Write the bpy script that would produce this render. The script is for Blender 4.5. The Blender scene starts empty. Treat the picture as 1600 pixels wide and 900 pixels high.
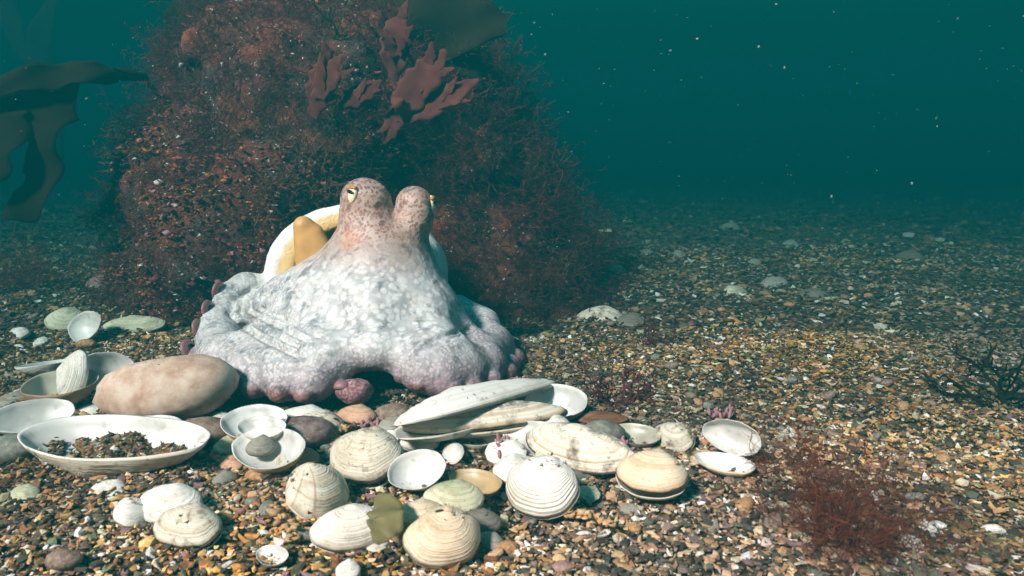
import bpy, math, random
import numpy as np
from mathutils import Matrix, Vector, noise as mnoise

R = math.radians
rng = np.random.default_rng(7)
random.seed(7)
scene = bpy.context.scene
C = scene.collection

# ------------------------------------------------------------------ camera
W0, H0, FPX = 1600.0, 900.0, 1143.0
CAM_H, PITCH = 0.20, R(10.9)
cam_d = bpy.data.cameras.new('camera'); cam = bpy.data.objects.new('camera', cam_d); C.objects.link(cam)
cam_d.sensor_width = 36.0; cam_d.lens = 36.0*FPX/W0
cam_d.clip_start = 0.02; cam_d.clip_end = 200.0
cam.location = (0, 0, CAM_H); cam.rotation_euler = (R(90)-PITCH, 0, 0)
scene.camera = cam
cam_d.dof.use_dof = True; cam_d.dof.focus_distance = 0.66; cam_d.dof.aperture_fstop = 18.0

# ------------------------------------------------------------------ world, key light, exposure
SUN_DIR = Vector((-0.50, -0.62, 0.68)).normalized()      # towards the light
sun_el = math.asin(SUN_DIR.z); sun_rot = math.atan2(SUN_DIR.x, SUN_DIR.y)
SEA_K = (2.2, 0.62, 0.80)
world = bpy.data.worlds.new('World'); scene.world = world; world.use_nodes = True
wn, wl = world.node_tree.nodes, world.node_tree.links
bg = wn['Background']; bg.inputs[1].default_value = 0.11
sky = wn.new('ShaderNodeTexSky'); sky.sky_type = 'NISHITA'; sky.sun_disc = False
sky.sun_elevation = sun_el; sky.sun_rotation = sun_rot
# daylight that has come down through a level layer of green sea water: exp(-K / sin(elevation)) for each colour
tint = wn.new('ShaderNodeMix'); tint.data_type = 'RGBA'; tint.blend_type = 'MULTIPLY'; tint.inputs[0].default_value = 1.0
wtc = wn.new('ShaderNodeTexCoord'); wsep = wn.new('ShaderNodeSeparateXYZ'); wl.new(wtc.outputs['Generated'], wsep.inputs[0])
wmx = wn.new('ShaderNodeMath'); wmx.operation = 'MAXIMUM'; wmx.inputs[1].default_value = 0.10; wl.new(wsep.outputs[2], wmx.inputs[0])
wcomb = wn.new('ShaderNodeCombineColor')
for ch, kk in enumerate(SEA_K):
    dv = wn.new('ShaderNodeMath'); dv.operation = 'DIVIDE'; dv.inputs[0].default_value = -kk; wl.new(wmx.outputs[0], dv.inputs[1])
    ex = wn.new('ShaderNodeMath'); ex.operation = 'EXPONENT'; wl.new(dv.outputs[0], ex.inputs[0]); wl.new(ex.outputs[0], wcomb.inputs[ch])
wl.new(wcomb.outputs[0], tint.inputs[7])
wl.new(sky.outputs[0], tint.inputs[6]); wl.new(tint.outputs[2], bg.inputs[0])
sun_d = bpy.data.lights.new('sun', 'SUN'); sun = bpy.data.objects.new('sun', sun_d); C.objects.link(sun)
sun_d.energy = 5.0; sun_d.angle = R(9.0); sun_d.color = (1.0, 0.555, 0.525)
sun.rotation_euler = SUN_DIR.to_track_quat('Z', 'Y').to_euler(); sun.location = (0, 0, 3)

scene.render.engine = 'CYCLES'
scene.cycles.use_denoising = True
scene.cycles.max_bounces = 6; scene.cycles.diffuse_bounces = 3; scene.cycles.volume_bounces = 1
scene.cycles.transparent_max_bounces = 8; scene.cycles.sample_clamp_indirect = 4.0
vs = scene.view_settings
vs.view_transform = 'Standard'; vs.look = 'None'; vs.gamma = 1.0; vs.use_curve_mapping = False
vs.exposure = 3.0

# ------------------------------------------------------------------ helpers: pixels and points
cp, sp = math.cos(PITCH), math.sin(PITCH)
def ray(px, py):
    u, v = (px-W0/2)/FPX, (H0/2-py)/FPX
    return Vector((u, cp+v*sp, -sp+v*cp))
def at_z(px, py, z=0.0):
    d = ray(px, py); t = (z-CAM_H)/d.z
    return Vector((d.x*t, d.y*t, z))
def at_y(px, py, Y):
    d = ray(px, py); t = Y/d.y
    return Vector((d.x*t, Y, CAM_H+d.z*t))
def mpp(p):                                  # metres per photo pixel at a point
    return (p.y*cp-(p.z-CAM_H)*sp)/FPX

# ------------------------------------------------------------------ helpers: numpy noise, surface nets
_PERM = rng.random((64, 64, 64))
def vnoise(p, f):
    q = np.asarray(p)*f; i = np.floor(q).astype(int); t = q-i; t = t*t*(3-2*t); i &= 63; j = (i+1) & 63
    def g(a, b, c): return _PERM[a, b, c]
    x0, y0, z0 = i[..., 0], i[..., 1], i[..., 2]; x1, y1, z1 = j[..., 0], j[..., 1], j[..., 2]
    tx, ty, tz = t[..., 0], t[..., 1], t[..., 2]
    a = g(x0,y0,z0)*(1-tx)+g(x1,y0,z0)*tx; b = g(x0,y1,z0)*(1-tx)+g(x1,y1,z0)*tx
    c = g(x0,y0,z1)*(1-tx)+g(x1,y0,z1)*tx; d = g(x0,y1,z1)*(1-tx)+g(x1,y1,z1)*tx
    return ((a*(1-ty)+b*ty)*(1-tz)+(c*(1-ty)+d*ty)*tz)*2-1
def fbm(p, f, n=3):
    s = 0; a = 1.0
    for k in range(n): s = s+a*vnoise(np.asarray(p)+k*3.17, f*2**k); a *= 0.5
    return s
def surface_nets(F, lo, h):
    nx, ny, nz = F.shape
    ins = F < 0
    cs = np.zeros((nx-1, ny-1, nz-1, 3)); cn = np.zeros((nx-1, ny-1, nz-1))
    corner = [(a, b, c) for a in (0, 1) for b in (0, 1) for c in (0, 1)]
    sl = lambda o: (slice(o[0], nx-1+o[0]), slice(o[1], ny-1+o[1]), slice(o[2], nz-1+o[2]))
    for a in corner:
        for ax in range(3):
            if a[ax]: continue
            b = list(a); b[ax] = 1
            fa, fb = F[sl(a)], F[sl(b)]
            m = (fa < 0) != (fb < 0)
            t = np.where(m, fa/np.where(m, fa-fb, 1), 0)
            for k in range(3):
                cs[..., k] += m*(a[k]+(t if k == ax else 0))
            cn += m
    act = cn > 0
    idx = -np.ones(act.shape, int); idx[act] = np.arange(act.sum())
    V = (np.argwhere(act)+cs[act]/cn[act][:, None])*h+lo
    faces = []
    for ax in range(3):
        s0 = [slice(1, -1)]*3; s0[ax] = slice(0, -1); s1 = [slice(1, -1)]*3; s1[ax] = slice(1, None)
        A, B = ins[tuple(s0)], ins[tuple(s1)]
        e = np.argwhere(A != B); 
        if not len(e): continue
        flip = A[tuple(e.T)]
        off = [1, 1, 1]; off[ax] = 0
        e = e+np.array(off)
        u, v = [(1, 2), (2, 0), (0, 1)][ax]
        def cell(du, dv):
            q = e.copy(); q[:, u] -= du; q[:, v] -= dv
            return idx[tuple(q.T)]
        f = np.stack([cell(1, 1), cell(0, 1), cell(0, 0), cell(1, 0)], 1)
        f[~flip] = f[~flip][:, ::-1]
        faces.append(f)
    return V, np.concatenate(faces)
def relax(V, Fc, n=2, lam=0.5):
    for _ in range(n):
        acc = np.zeros_like(V); cnt = np.zeros(len(V))
        for k in range(4):
            a, b = Fc[:, k], Fc[:, (k+1) % 4]
            np.add.at(acc, a, V[b]); np.add.at(acc, b, V[a]); np.add.at(cnt, a, 1); np.add.at(cnt, b, 1)
        V = V*(1-lam)+lam*acc/np.maximum(cnt, 1)[:, None]
    return V
def grid(lo, hi, h):
    lo, hi = np.array(lo), np.array(hi)
    n = np.ceil((hi-lo)/h).astype(int)+1
    ax = [lo[k]+h*np.arange(n[k]) for k in range(3)]
    return np.stack(np.meshgrid(*ax, indexing='ij'), -1), lo
def smin(a, b, k):
    hh = np.clip(0.5+0.5*(b-a)/k, 0, 1)
    return b*(1-hh)+a*hh-k*hh*(1-hh)
def smax(a, b, k): return -smin(-a, -b, k)
def s_cone(P, a, b, ra, rb):
    a, b = np.array(a), np.array(b); ab = b-a
    t = np.clip(((P-a)@ab)/(ab@ab), 0, 1)
    return np.linalg.norm(P-a-t[..., None]*ab, axis=-1)-(ra+(rb-ra)*t)
def s_ell(P, c, r):
    q = (P-np.array(c))/np.array(r); k = np.linalg.norm(q, axis=-1)
    return (k-1)*min(r)

# ------------------------------------------------------------------ helpers: meshes, objects
def mesh_np(name, V, faces, smooth=True):
    me = bpy.data.meshes.new(name)
    V = np.asarray(V, dtype=np.float32); faces = np.asarray(faces, dtype=np.int32)
    k = faces.shape[1]
    me.vertices.add(len(V)); me.vertices.foreach_set('co', V.ravel())
    me.loops.add(faces.size); me.loops.foreach_set('vertex_index', faces.ravel())
    me.polygons.add(len(faces)); me.polygons.foreach_set('loop_start', np.arange(0, faces.size, k, dtype=np.int32))
    me.polygons.foreach_set('use_smooth', np.full(len(faces), smooth))
    me.update(calc_edges=True)
    return me
def mesh_py(name, V, F, smooth=True):
    me = bpy.data.meshes.new(name); me.from_pydata([tuple(v) for v in V], [], [tuple(f) for f in F]); me.update()
    me.polygons.foreach_set('use_smooth', np.full(len(me.polygons), smooth))
    return me
def attr(me, name, vals):
    vals = np.asarray(vals, dtype=np.float32)
    if vals.ndim == 1:
        a = me.attributes.new(name, 'FLOAT', 'POINT'); a.data.foreach_set('value', vals)
    else:
        if vals.shape[1] == 3: vals = np.concatenate([vals, np.ones((len(vals), 1), np.float32)], 1)
        a = me.attributes.new(name, 'FLOAT_COLOR', 'POINT'); a.data.foreach_set('color', vals.ravel())
def obj(name, me, mats=None, parent=None, M=None):
    o = bpy.data.objects.new(name, me); C.objects.link(o)
    if mats and not len(me.materials):
        for m in (mats if isinstance(mats, (list, tuple)) else [mats]): me.materials.append(m)
    if parent: o.parent = parent
    if M is not None: o.matrix_basis = M
    return o
def tag(o, label, cat=None, group=None, kind=None):
    if label: o['label'] = label
    if cat: o['category'] = cat
    if group: o['group'] = group
    if kind: o['kind'] = kind
    return o
def empty(name, M=None):
    o = bpy.data.objects.new(name, None); C.objects.link(o); o.empty_display_size = 0.02
    if M is not None: o.matrix_basis = M
    return o

# ------------------------------------------------------------------ helpers: materials
class NT:
    def __init__(s, name, rough=0.7, spec=0.3):
        s.m = bpy.data.materials.new(name); s.m.use_nodes = True
        s.n, s.l = s.m.node_tree.nodes, s.m.node_tree.links
        s.b = s.n['Principled BSDF']; s.b.inputs['Roughness'].default_value = rough
        s.b.inputs['Specular IOR Level'].default_value = spec
    def new(s, t, **kw):
        n = s.n.new(t)
        for k, v in kw.items(): setattr(n, k, v)
        return n
    def link(s, a, b): s.l.new(a, b)
    def coord(s, kind='Object'): return s.new('ShaderNodeTexCoord').outputs[kind]
    def ucoord(s, k=0.05):
        n = s.new('ShaderNodeVectorMath', operation='SCALE'); n.inputs['Scale'].default_value = k; s.link(s.coord(), n.inputs[0]); return n.outputs[0]
    def noise(s, vec, scale, detail=3, rough=0.5):
        n = s.new('ShaderNodeTexNoise'); n.inputs['Scale'].default_value = scale
        n.inputs['Detail'].default_value = detail; n.inputs['Roughness'].default_value = rough
        if vec is not None: s.link(vec, n.inputs['Vector'])
        return n.outputs['Fac']
    def voro(s, vec, scale, feature='F1', out='Distance', smooth=None):
        n = s.new('ShaderNodeTexVoronoi', feature=feature); n.inputs['Scale'].default_value = scale
        if vec is not None: s.link(vec, n.inputs['Vector'])
        return n.outputs[out]
    def attr(s, name, out='Fac', typ='GEOMETRY'):
        n = s.new('ShaderNodeAttribute', attribute_name=name, attribute_type=typ); return n.outputs[out]
    def ramp(s, fac, stops):
        n = s.new('ShaderNodeValToRGB'); e = n.color_ramp.elements
        while len(e) < len(stops): e.new(0.5)
        for k, (p, c) in enumerate(stops):
            e[k].position = p; e[k].color = (c, c, c, 1) if not hasattr(c, '__len__') else (*c, 1)
        s.link(fac, n.inputs[0]); return n.outputs[0]
    def math(s, op, a, b=None):
        n = s.new('ShaderNodeMath', operation=op)
        for k, x in enumerate((a, b)):
            if x is None: continue
            if isinstance(x, (int, float)): n.inputs[k].default_value = x
            else: s.link(x, n.inputs[k])
        return n.outputs[0]
    def mix(s, fac, a, b, blend='MIX'):
        n = s.new('ShaderNodeMix', data_type='RGBA', blend_type=blend)
        for k, x in ((0, fac), (6, a), (7, b)):
            if isinstance(x, (int, float)): n.inputs[k].default_value = x
            elif hasattr(x, '__len__'): n.inputs[k].default_value = (*x, 1)
            else: s.link(x, n.inputs[k])
        return n.outputs[2]
    def vmath(s, op, a, b):
        n = s.new('ShaderNodeVectorMath', operation=op)
        s.link(a, n.inputs[0])
        if hasattr(b, '__len__'): n.inputs[1].default_value = b
        else: s.link(b, n.inputs[1])
        return n.outputs[0]
    def color(s, c):
        if hasattr(c, '__len__'): s.b.inputs['Base Color'].default_value = (*c, 1)
        else: s.link(c, s.b.inputs['Base Color'])
    def bump(s, h, strength=0.5, dist=0.002):
        n = s.new('ShaderNodeBump'); n.inputs['Strength'].default_value = strength; n.inputs['Distance'].default_value = dist
        s.link(h, n.inputs['Height'])
        prev = s.b.inputs['Normal']
        if prev.is_linked: s.link(prev.links[0].from_socket, n.inputs['Normal'])
        s.link(n.outputs[0], s.b.inputs['Normal'])

def mat_gravel():
    t = NT('gravel_chips', 0.75, 0.3); v = t.coord()
    t.color(t.mix(t.noise(v, 900, 2), t.mix(1, t.attr('tone', 'Color'), (0.55, 0.52, 0.5), 'MULTIPLY'), t.attr('tone', 'Color')))
    return t.m
def mat_seabed():
    t = NT('seabed_grit', 0.85, 0.2); v = t.coord()
    n = t.new('ShaderNodeTexVoronoi'); n.inputs['Scale'].default_value = 190; t.link(v, n.inputs['Vector'])
    sx = t.new('ShaderNodeSeparateColor'); t.link(n.outputs['Color'], sx.inputs[0])
    c = t.ramp(sx.outputs[0], [(0, (0.02, 0.022, 0.018)), (0.35, (0.05, 0.04, 0.028)), (0.6, (0.16, 0.085, 0.04)), (0.8, (0.26, 0.16, 0.08)), (0.93, (0.4, 0.33, 0.22)), (1, (0.6, 0.56, 0.48))])
    t.color(t.mix(t.ramp(n.outputs['Distance'], [(0.2, 0), (0.75, 1)]), c, (0.02, 0.018, 0.014)))
    t.bump(n.outputs['Distance'], 0.8, -0.003); t.bump(t.noise(v, 60, 4), 0.5, 0.006)
    return t.m
def mat_shell(name, base, band, bandw=9.0, ray=0.0, dirt=0.25, dirtc=(0.16, 0.11, 0.06), ridge=0.35, green=0.0, rough=0.55):
    dirt = min(1, dirt+.2)
    t = NT(name, rough, 0.3); v = t.ucoord()
    info = t.new('ShaderNodeObjectInfo')
    ring = t.attr('ring'); ang = t.attr('ang')
    v2 = t.vmath('ADD', v, (0, 0, 0))
    rnd = t.new('ShaderNodeVectorMath', operation='SCALE'); rnd.inputs[0].default_value = (1, 1, 1); t.link(info.outputs['Random'], rnd.inputs['Scale'])
    v2 = t.vmath('ADD', v, rnd.outputs[0])
    wob = t.noise(v2, 60, 3)
    r2 = t.math('ADD', t.math('MULTIPLY', ring, 1.0), t.math('MULTIPLY', wob, 0.05))
    n1 = t.new('ShaderNodeTexNoise', noise_dimensions='1D'); n1.inputs['Scale'].default_value = bandw; n1.inputs['Detail'].default_value = 3
    t.link(t.math('ADD', r2, t.math('MULTIPLY', info.outputs['Random'], 30.0)), n1.inputs['W'])
    c = t.mix(t.ramp(n1.outputs['Fac'], [(0.40, 0), (0.75, 0.8)]), base, band)
    if ray:
        n2 = t.new('ShaderNodeTexNoise', noise_dimensions='1D'); n2.inputs['Scale'].default_value = 9.0; n2.inputs['Detail'].default_value = 3
        t.link(t.math('ADD', ang, t.math('MULTIPLY', info.outputs['Random'], 11.0)), n2.inputs['W'])
        c = t.mix(t.math('MULTIPLY', t.ramp(n2.outputs['Fac'], [(0.55, 0), (0.68, 1)]), ray), c, (0.33, 0.17, 0.07))
    if green: c = t.mix(t.math('MULTIPLY', t.ramp(t.noise(v2, 28, 2), [(0.45, 0), (0.7, 1)]), green), c, (0.2, 0.3, 0.14))
    n3 = t.new('ShaderNodeTexNoise', noise_dimensions='1D'); n3.inputs['Scale'].default_value = 34; n3.inputs['Detail'].default_value = 2
    t.link(t.math('ADD', r2, t.math('MULTIPLY', info.outputs['Random'], 17.0)), n3.inputs['W'])
    ln = t.math('MULTIPLY', t.ramp(n3.outputs['Fac'], [(0.56, 0), (0.66, 1)]), t.ramp(t.noise(v2, 60, 3), [(0.3, 0.1), (0.7, 0.75)]))
    c = t.mix(t.math('MULTIPLY', ln, 0.55), c, t.mix(1, c, (0.5, 0.4, 0.3), 'MULTIPLY'))
    pat = t.ramp(t.noise(v2, 90, 5, 0.65), [(0.52, 0), (0.68, 1)])
    c = t.mix(t.math('MULTIPLY', pat, dirt), c, dirtc)
    speck = t.ramp(t.noise(v2, 420, 3, 0.6), [(0.6, 0), (0.72, 1)])
    c = t.mix(t.math('MULTIPLY', speck, 0.35+dirt*0.5), c, (0.14, 0.12, 0.08))
    film = t.ramp(t.noise(v2, 26, 4, 0.6), [(0.48, 0), (0.72, 0.6)])
    c = t.mix(film, c, t.mix(1, c, (0.55, 0.5, 0.36), 'MULTIPLY'))
    t.color(c)
    wv = t.math('SINE', t.math('MULTIPLY', r2, 120.0))
    t.bump(wv, ridge*.5, 0.0005) if ridge > .8 else t.bump(n3.outputs['Fac'], .55, 0.0011)
    t.bump(n1.outputs['Fac'], 0.4, 0.0012); t.bump(t.noise(v2, 400, 3), 0.3, 0.0004)
    return t.m
def mat_inner(name, col, stain=0.25):
    t = NT(name, 0.4, 0.45); v = t.ucoord(); ring = t.attr('ring')
    info = t.new('ShaderNodeObjectInfo')
    rnd = t.new('ShaderNodeVectorMath', operation='SCALE'); rnd.inputs[0].default_value = (1, 1, 1); t.link(info.outputs['Random'], rnd.inputs['Scale'])
    v = t.vmath('ADD', v, rnd.outputs[0])
    c = t.mix(t.ramp(t.noise(v, 35, 3), [(0.42, 0), (0.62, 1)]), col, [k*0.62 for k in col])
    c = t.mix(t.math('MULTIPLY', t.ramp(t.noise(v, 140, 4, 0.65), [(0.58, 0), (0.74, 1)]), stain), c, (0.22, 0.2, 0.13))
    t.color(c); t.bump(t.noise(v, 120, 3), 0.15, 0.0008)
    return t.m
def mat_stone(name, a, b, c3, scale=40, speck=(0.5, 0.47, 0.4)):
    t = NT(name, 0.8, 0.2); v = t.ucoord(.16)
    c = t.ramp(t.noise(v, scale, 5, 0.6), [(0.36, a), (0.5, b), (0.62, c3)])
    c = t.mix(t.math('MULTIPLY', t.ramp(t.noise(v, scale*8, 3), [(0.6, 0), (0.7, 1)]), 0.5), c, speck)
    t.color(c); t.bump(t.noise(v, scale*.4, 4, 0.5), 0.4, 0.005); t.bump(t.noise(v, scale*9, 4, 0.65), 0.4, 0.0005)
    return t.m
def mat_weed(name, a, b, trans=0.25, rough=0.6):
    t = NT(name, rough, 0.08); v = t.coord(); info = t.new('ShaderNodeObjectInfo')
    f = t.math('ADD', t.math('MULTIPLY', t.noise(v, 60, 3), 0.7), t.math('MULTIPLY', info.outputs['Random'], 0.3))
    c = t.ramp(f, [(0.25, a), (0.75, b)])
    t.color(c)
    if trans:
        tr = t.new('ShaderNodeBsdfTranslucent'); t.link(c, tr.inputs[0])
        mx = t.new('ShaderNodeMixShader'); mx.inputs[0].default_value = trans
        t.link(t.b.outputs[0], mx.inputs[1]); t.link(tr.outputs[0], mx.inputs[2])
        t.link(mx.outputs[0], t.n['Material Output'].inputs['Surface'])
    return t.m
def mat_rock():
    t = NT('encrusted_rock', 0.85, 0.2); v = t.coord()
    c = t.ramp(t.noise(v, 22, 5, 0.65), [(0.3, (0.022, 0.008, 0.008)), (0.46, (0.07, 0.018, 0.014)), (0.56, (0.12, 0.03, 0.018)), (0.66, (0.15, 0.045, 0.02)), (0.8, (0.11, 0.045, 0.03))])
    c = t.mix(t.ramp(t.noise(v, 60, 4, 0.6), [(0.55, 0), (0.68, 1)]), c, (0.15, 0.04, 0.02))
    c = t.mix(t.ramp(t.noise(v, 15, 3, 0.6), [(0.5, 0), (0.62, 1)]), c, (0.045, 0.03, 0.028))
    c = t.mix(t.ramp(t.noise(v, 230, 3, 0.6), [(0.64, 0), (0.7, 1)]), c, (0.5, 0.45, 0.45))
    t.color(c); t.bump(t.noise(v, 60, 5, 0.6), 1.0, 0.012); t.bump(t.noise(v, 260, 4, 0.6), 0.8, 0.004)
    return t.m
def mat_octopus():
    t = NT('octopus_skin', 0.5, 0.4); v = t.coord(); base = t.attr('tone', 'Color'); rugo = t.attr('cells')
    wv = t.new('ShaderNodeTexNoise'); wv.inputs['Scale'].default_value = 45; t.link(v, wv.inputs['Vector'])
    v2 = t.vmath('ADD', v, t.vmath('SCALE', wv.outputs['Color'], (0, 0, 0)))
    vs_ = t.new('ShaderNodeVectorMath', operation='SCALE'); vs_.inputs['Scale'].default_value = 0.012; t.link(wv.outputs['Color'], vs_.inputs[0])
    v2 = t.vmath('ADD', v, vs_.outputs[0])
    wv2 = t.new('ShaderNodeTexNoise'); wv2.inputs['Scale'].default_value = 150; t.link(v, wv2.inputs['Vector'])
    vs2 = t.new('ShaderNodeVectorMath', operation='SCALE'); vs2.inputs['Scale'].default_value = 0.0035; t.link(wv2.outputs['Color'], vs2.inputs[0]); v2 = t.vmath('ADD', v2, vs2.outputs[0])
    big = t.voro(v2, 165, 'F1'); sml = t.voro(v2, 310, 'F1')
    big2 = t.voro(v2, 165, 'DISTANCE_TO_EDGE'); sml2 = t.voro(v2, 310, 'DISTANCE_TO_EDGE')
    d1 = t.mix(rugo, sml, big); d2 = t.mix(rugo, sml2, big2)
    cell = t.ramp(d1, [(0.0, 1), (0.3, 0.92), (0.62, 0.1)])
    line = t.math('MAXIMUM', t.ramp(d1, [(0.36, 0), (0.56, 0.85)]), t.math('SUBTRACT', 1.0, t.ramp(d2, [(0.0, 0.2), (0.05, 1)])))
    lc = t.mix(t.attr('head'), t.mix(1, base, (0.42, 0.43, 0.45), 'MULTIPLY'), (0.48, 0.40, 0.36))
    c = t.mix(t.math('MULTIPLY', line, t.ramp(t.noise(v, 70, 3), [(0.35, 0.3), (0.65, 0.9)])), base, lc); c = t.mix(t.attr('plain'), c, base)
    nc = t.new('ShaderNodeTexVoronoi'); nc.inputs['Scale'].default_value = 165; t.link(v2, nc.inputs['Vector'])
    sc = t.new('ShaderNodeSeparateColor'); t.link(nc.outputs['Color'], sc.inputs[0])
    c = t.mix(t.math('MULTIPLY', t.ramp(sc.outputs[0], [(0.55, 0), (1, 1)]), 0.4), c, t.mix(1, c, (0.85, 0.72, 0.6), 'MULTIPLY'))
    blot = t.ramp(t.noise(v, 75, 4, 0.65), [(0.53, 0), (0.66, 1)])
    c = t.mix(t.math('MULTIPLY', blot, 0.7), c, t.mix(1, c, (0.3, 0.32, 0.36), 'MULTIPLY'))
    c = t.mix(t.attr('plain'), c, base)
    fine = t.ramp(t.noise(v, 300, 3, 0.6), [(0.55, 0), (0.7, 1)])
    c = t.mix(t.math('MULTIPLY', fine, 0.3), c, t.mix(1, c, (0.5, 0.5, 0.55), 'MULTIPLY'))
    t.color(c)
    t.bump(cell, 0.3, 0.0009); t.bump(t.noise(v, 700, 2), 0.3, 0.0005); t.bump(t.noise(v, 70, 3), 0.15, 0.003)
    t.b.inputs['Subsurface Weight'].default_value = 0.12; t.b.inputs['Subsurface Radius'].default_value = (0.004, 0.003, 0.003); t.b.inputs['Subsurface Scale'].default_value = 1.0
    return t.m
def mat_plain(name, col, rough=0.5, vary=0.25, scale=150, spec=0.4):
    t = NT(name, rough, spec); v = t.coord()
    t.color(t.mix(t.noise(v, scale, 3), [k*(1-vary) for k in col], [min(1, k*(1+vary)) for k in col]))
    t.bump(t.noise(v, scale*3, 3), 0.2, 0.0005)
    return t.m

# ------------------------------------------------------------------ seabed
def ground_h(x, y):
    p = np.stack([x, y, np.zeros_like(x)], -1)
    return 0.006*vnoise(p+5.3, 6.0)+0.004*vnoise(p+2.9, 19.0)+0.012*vnoise(p+1.7, 1.6)*np.clip((y-0.6)/1.0, 0, 1)+0.02*vnoise(p, 0.6)*np.clip((y-1.2)/2.0, 0, 1)
def gh(x, y): return float(ground_h(np.array([x]), np.array([y]))[0])
def seabed():
    xs = np.concatenate([-np.geomspace(1.5, 40, 30)[::-1], np.linspace(-1.48, 1.48, 150), np.geomspace(1.5, 40, 30)])
    ys = np.concatenate([-np.geomspace(0.5, 40, 24)[::-1], np.linspace(-0.4, 2.4, 150), np.geomspace(2.43, 40, 40)])
    X, Y = np.meshgrid(xs, ys, indexing='ij'); Z = ground_h(X, Y)-0.0015
    n, m = X.shape; idx = np.arange(n*m).reshape(n, m)
    F = np.stack([idx[:-1, :-1], idx[1:, :-1], idx[1:, 1:], idx[:-1, 1:]], -1).reshape(-1, 4)
    o = obj('seabed', mesh_np('seabed', np.stack([X, Y, Z], -1).reshape(-1, 3), F), mat_seabed())
    tag(o, 'gritty brown seabed of broken shell and gravel', 'seabed', kind='structure')
seabed()

PAL = [((0.04, 0.038, 0.028), .15), ((0.085, 0.075, 0.05), .15), ((0.16, 0.085, 0.042), .17), ((0.36, 0.19, 0.075), .18), ((0.50, 0.32, 0.15), .14),
       ((0.56, 0.46, 0.32), .09), ((0.80, 0.77, 0.70), .045), ((0.19, 0.115, 0.12), .05), ((0.11, 0.13, 0.08), .06)]
def ico():
    g = (1+5**.5)/2
    V = np.array([(-1,g,0),(1,g,0),(-1,-g,0),(1,-g,0),(0,-1,g),(0,1,g),(0,-1,-g),(0,1,-g),(g,0,-1),(g,0,1),(-g,0,-1),(-g,0,1)], float)
    V /= np.linalg.norm(V[0])
    F = np.array([(0,11,5),(0,5,1),(0,1,7),(0,7,10),(0,10,11),(1,5,9),(5,11,4),(11,10,2),(10,7,6),(7,1,8),(3,9,4),(3,4,2),(3,2,6),(3,6,8),(3,8,9),(4,9,5),(2,4,11),(6,2,10),(8,6,7),(9,8,1)])
    return V, F
def rand_rot(n):
    q = rng.normal(size=(n, 4)); q /= np.linalg.norm(q, axis=1)[:, None]
    w, x, y, z = q.T
    return np.stack([1-2*(y*y+z*z), 2*(x*y-z*w), 2*(x*z+y*w), 2*(x*y+z*w), 1-2*(x*x+z*z), 2*(y*z-x*w), 2*(x*z-y*w), 2*(y*z+x*w), 1-2*(x*x+y*y)], 1).reshape(-1, 3, 3)
def chips(pos, size, flat=None):
    n = len(pos); V0, F0 = ico()
    V = V0[None]*(1+rng.uniform(-.32, .32, (n, 12, 1)))
    kind = rng.random(n)
    sx = np.where(kind < .35, 1.5, 1.15); sy = np.where(kind < .35, .5, .85); sz = np.where(kind < .35, .45, np.where(kind < .75, .28, .7))
    V = V*np.stack([sx, sy, sz], 1)[:, None]*size[:, None, None]*rng.uniform(.8, 1.2, (n, 1, 3))
    curl = (V[..., 0]**2)/(size[:, None])*rng.uniform(-.3, .5, (n, 1)); V[..., 2] += curl
    # lie mostly flat: random yaw, tilt limited
    yaw = rng.uniform(0, 6.283, n); c, s = np.cos(yaw), np.sin(yaw)
    tl = rng.normal(0, .45, n); ct, st = np.cos(tl), np.sin(tl)
    x, y, z = V[..., 0], V[..., 1], V[..., 2]
    y, z = y*ct[:, None]-z*st[:, None], y*st[:, None]+z*ct[:, None]
    V = np.stack([x*c[:, None]-y*s[:, None], x*s[:, None]+y*c[:, None], z], -1)+pos[:, None]
    F = (F0[None]+12*np.arange(n)[:, None, None]).reshape(-1, 3)
    cols = np.array([p[0] for p in PAL]); w = np.array([p[1] for p in PAL]); w /= w.sum()
    col = cols[rng.choice(len(PAL), n, p=w)]*rng.uniform(.7, 1.3, (n, 1))*rng.uniform(.9, 1.1, (n, 3))
    return V.reshape(-1, 3), F, np.repeat(col, 12, 0)
M_GRAVEL = mat_gravel()
def gravel(y0, y1, n, s0, s1, lab, light_falloff=1.0):
    y = np.sqrt(rng.uniform(y0*y0, y1*y1, n)) if y0 > .3 else rng.uniform(y0, y1, n)
    x = rng.uniform(-1, 1, n)*(0.74*y+0.12)
    size = rng.uniform(s0, s1, n)*rng.choice([.6, .8, 1, 1.5], n, p=[.3, .35, .25, .1])
    z = ground_h(x, y)+size*rng.uniform(-.1, .45, n)
    V, F, col = chips(np.stack([x, y, z], 1), size)
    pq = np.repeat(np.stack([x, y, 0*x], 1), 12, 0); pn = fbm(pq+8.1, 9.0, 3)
    col = col*light_falloff*np.clip(1+.45*pn, .45, 1.6)[:, None]; lum = col.mean(1, keepdims=True); col = lum+(col-lum)*np.clip(1+.5*vnoise(pq+3.3, 5.0), .5, 1.5)[:, None]  # tone factor paints the loss of light with distance into the chips
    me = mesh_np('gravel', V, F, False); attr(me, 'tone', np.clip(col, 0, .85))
    tag(obj('gravel', me, M_GRAVEL), lab, 'gravel', kind='stuff')
gravel(.24, .78, 80000, .0011, .0025, 'orange and dark shell gravel close around the clam shells')
gravel(.78, 1.5, 26000, .0022, .0042, 'greenish shell gravel beside the boulder', .68)  # farther bands coloured darker in place of fading light
gravel(1.5, 3.6, 12000, .004, .008, 'dim shell gravel fading into the teal water', .42)

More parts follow.
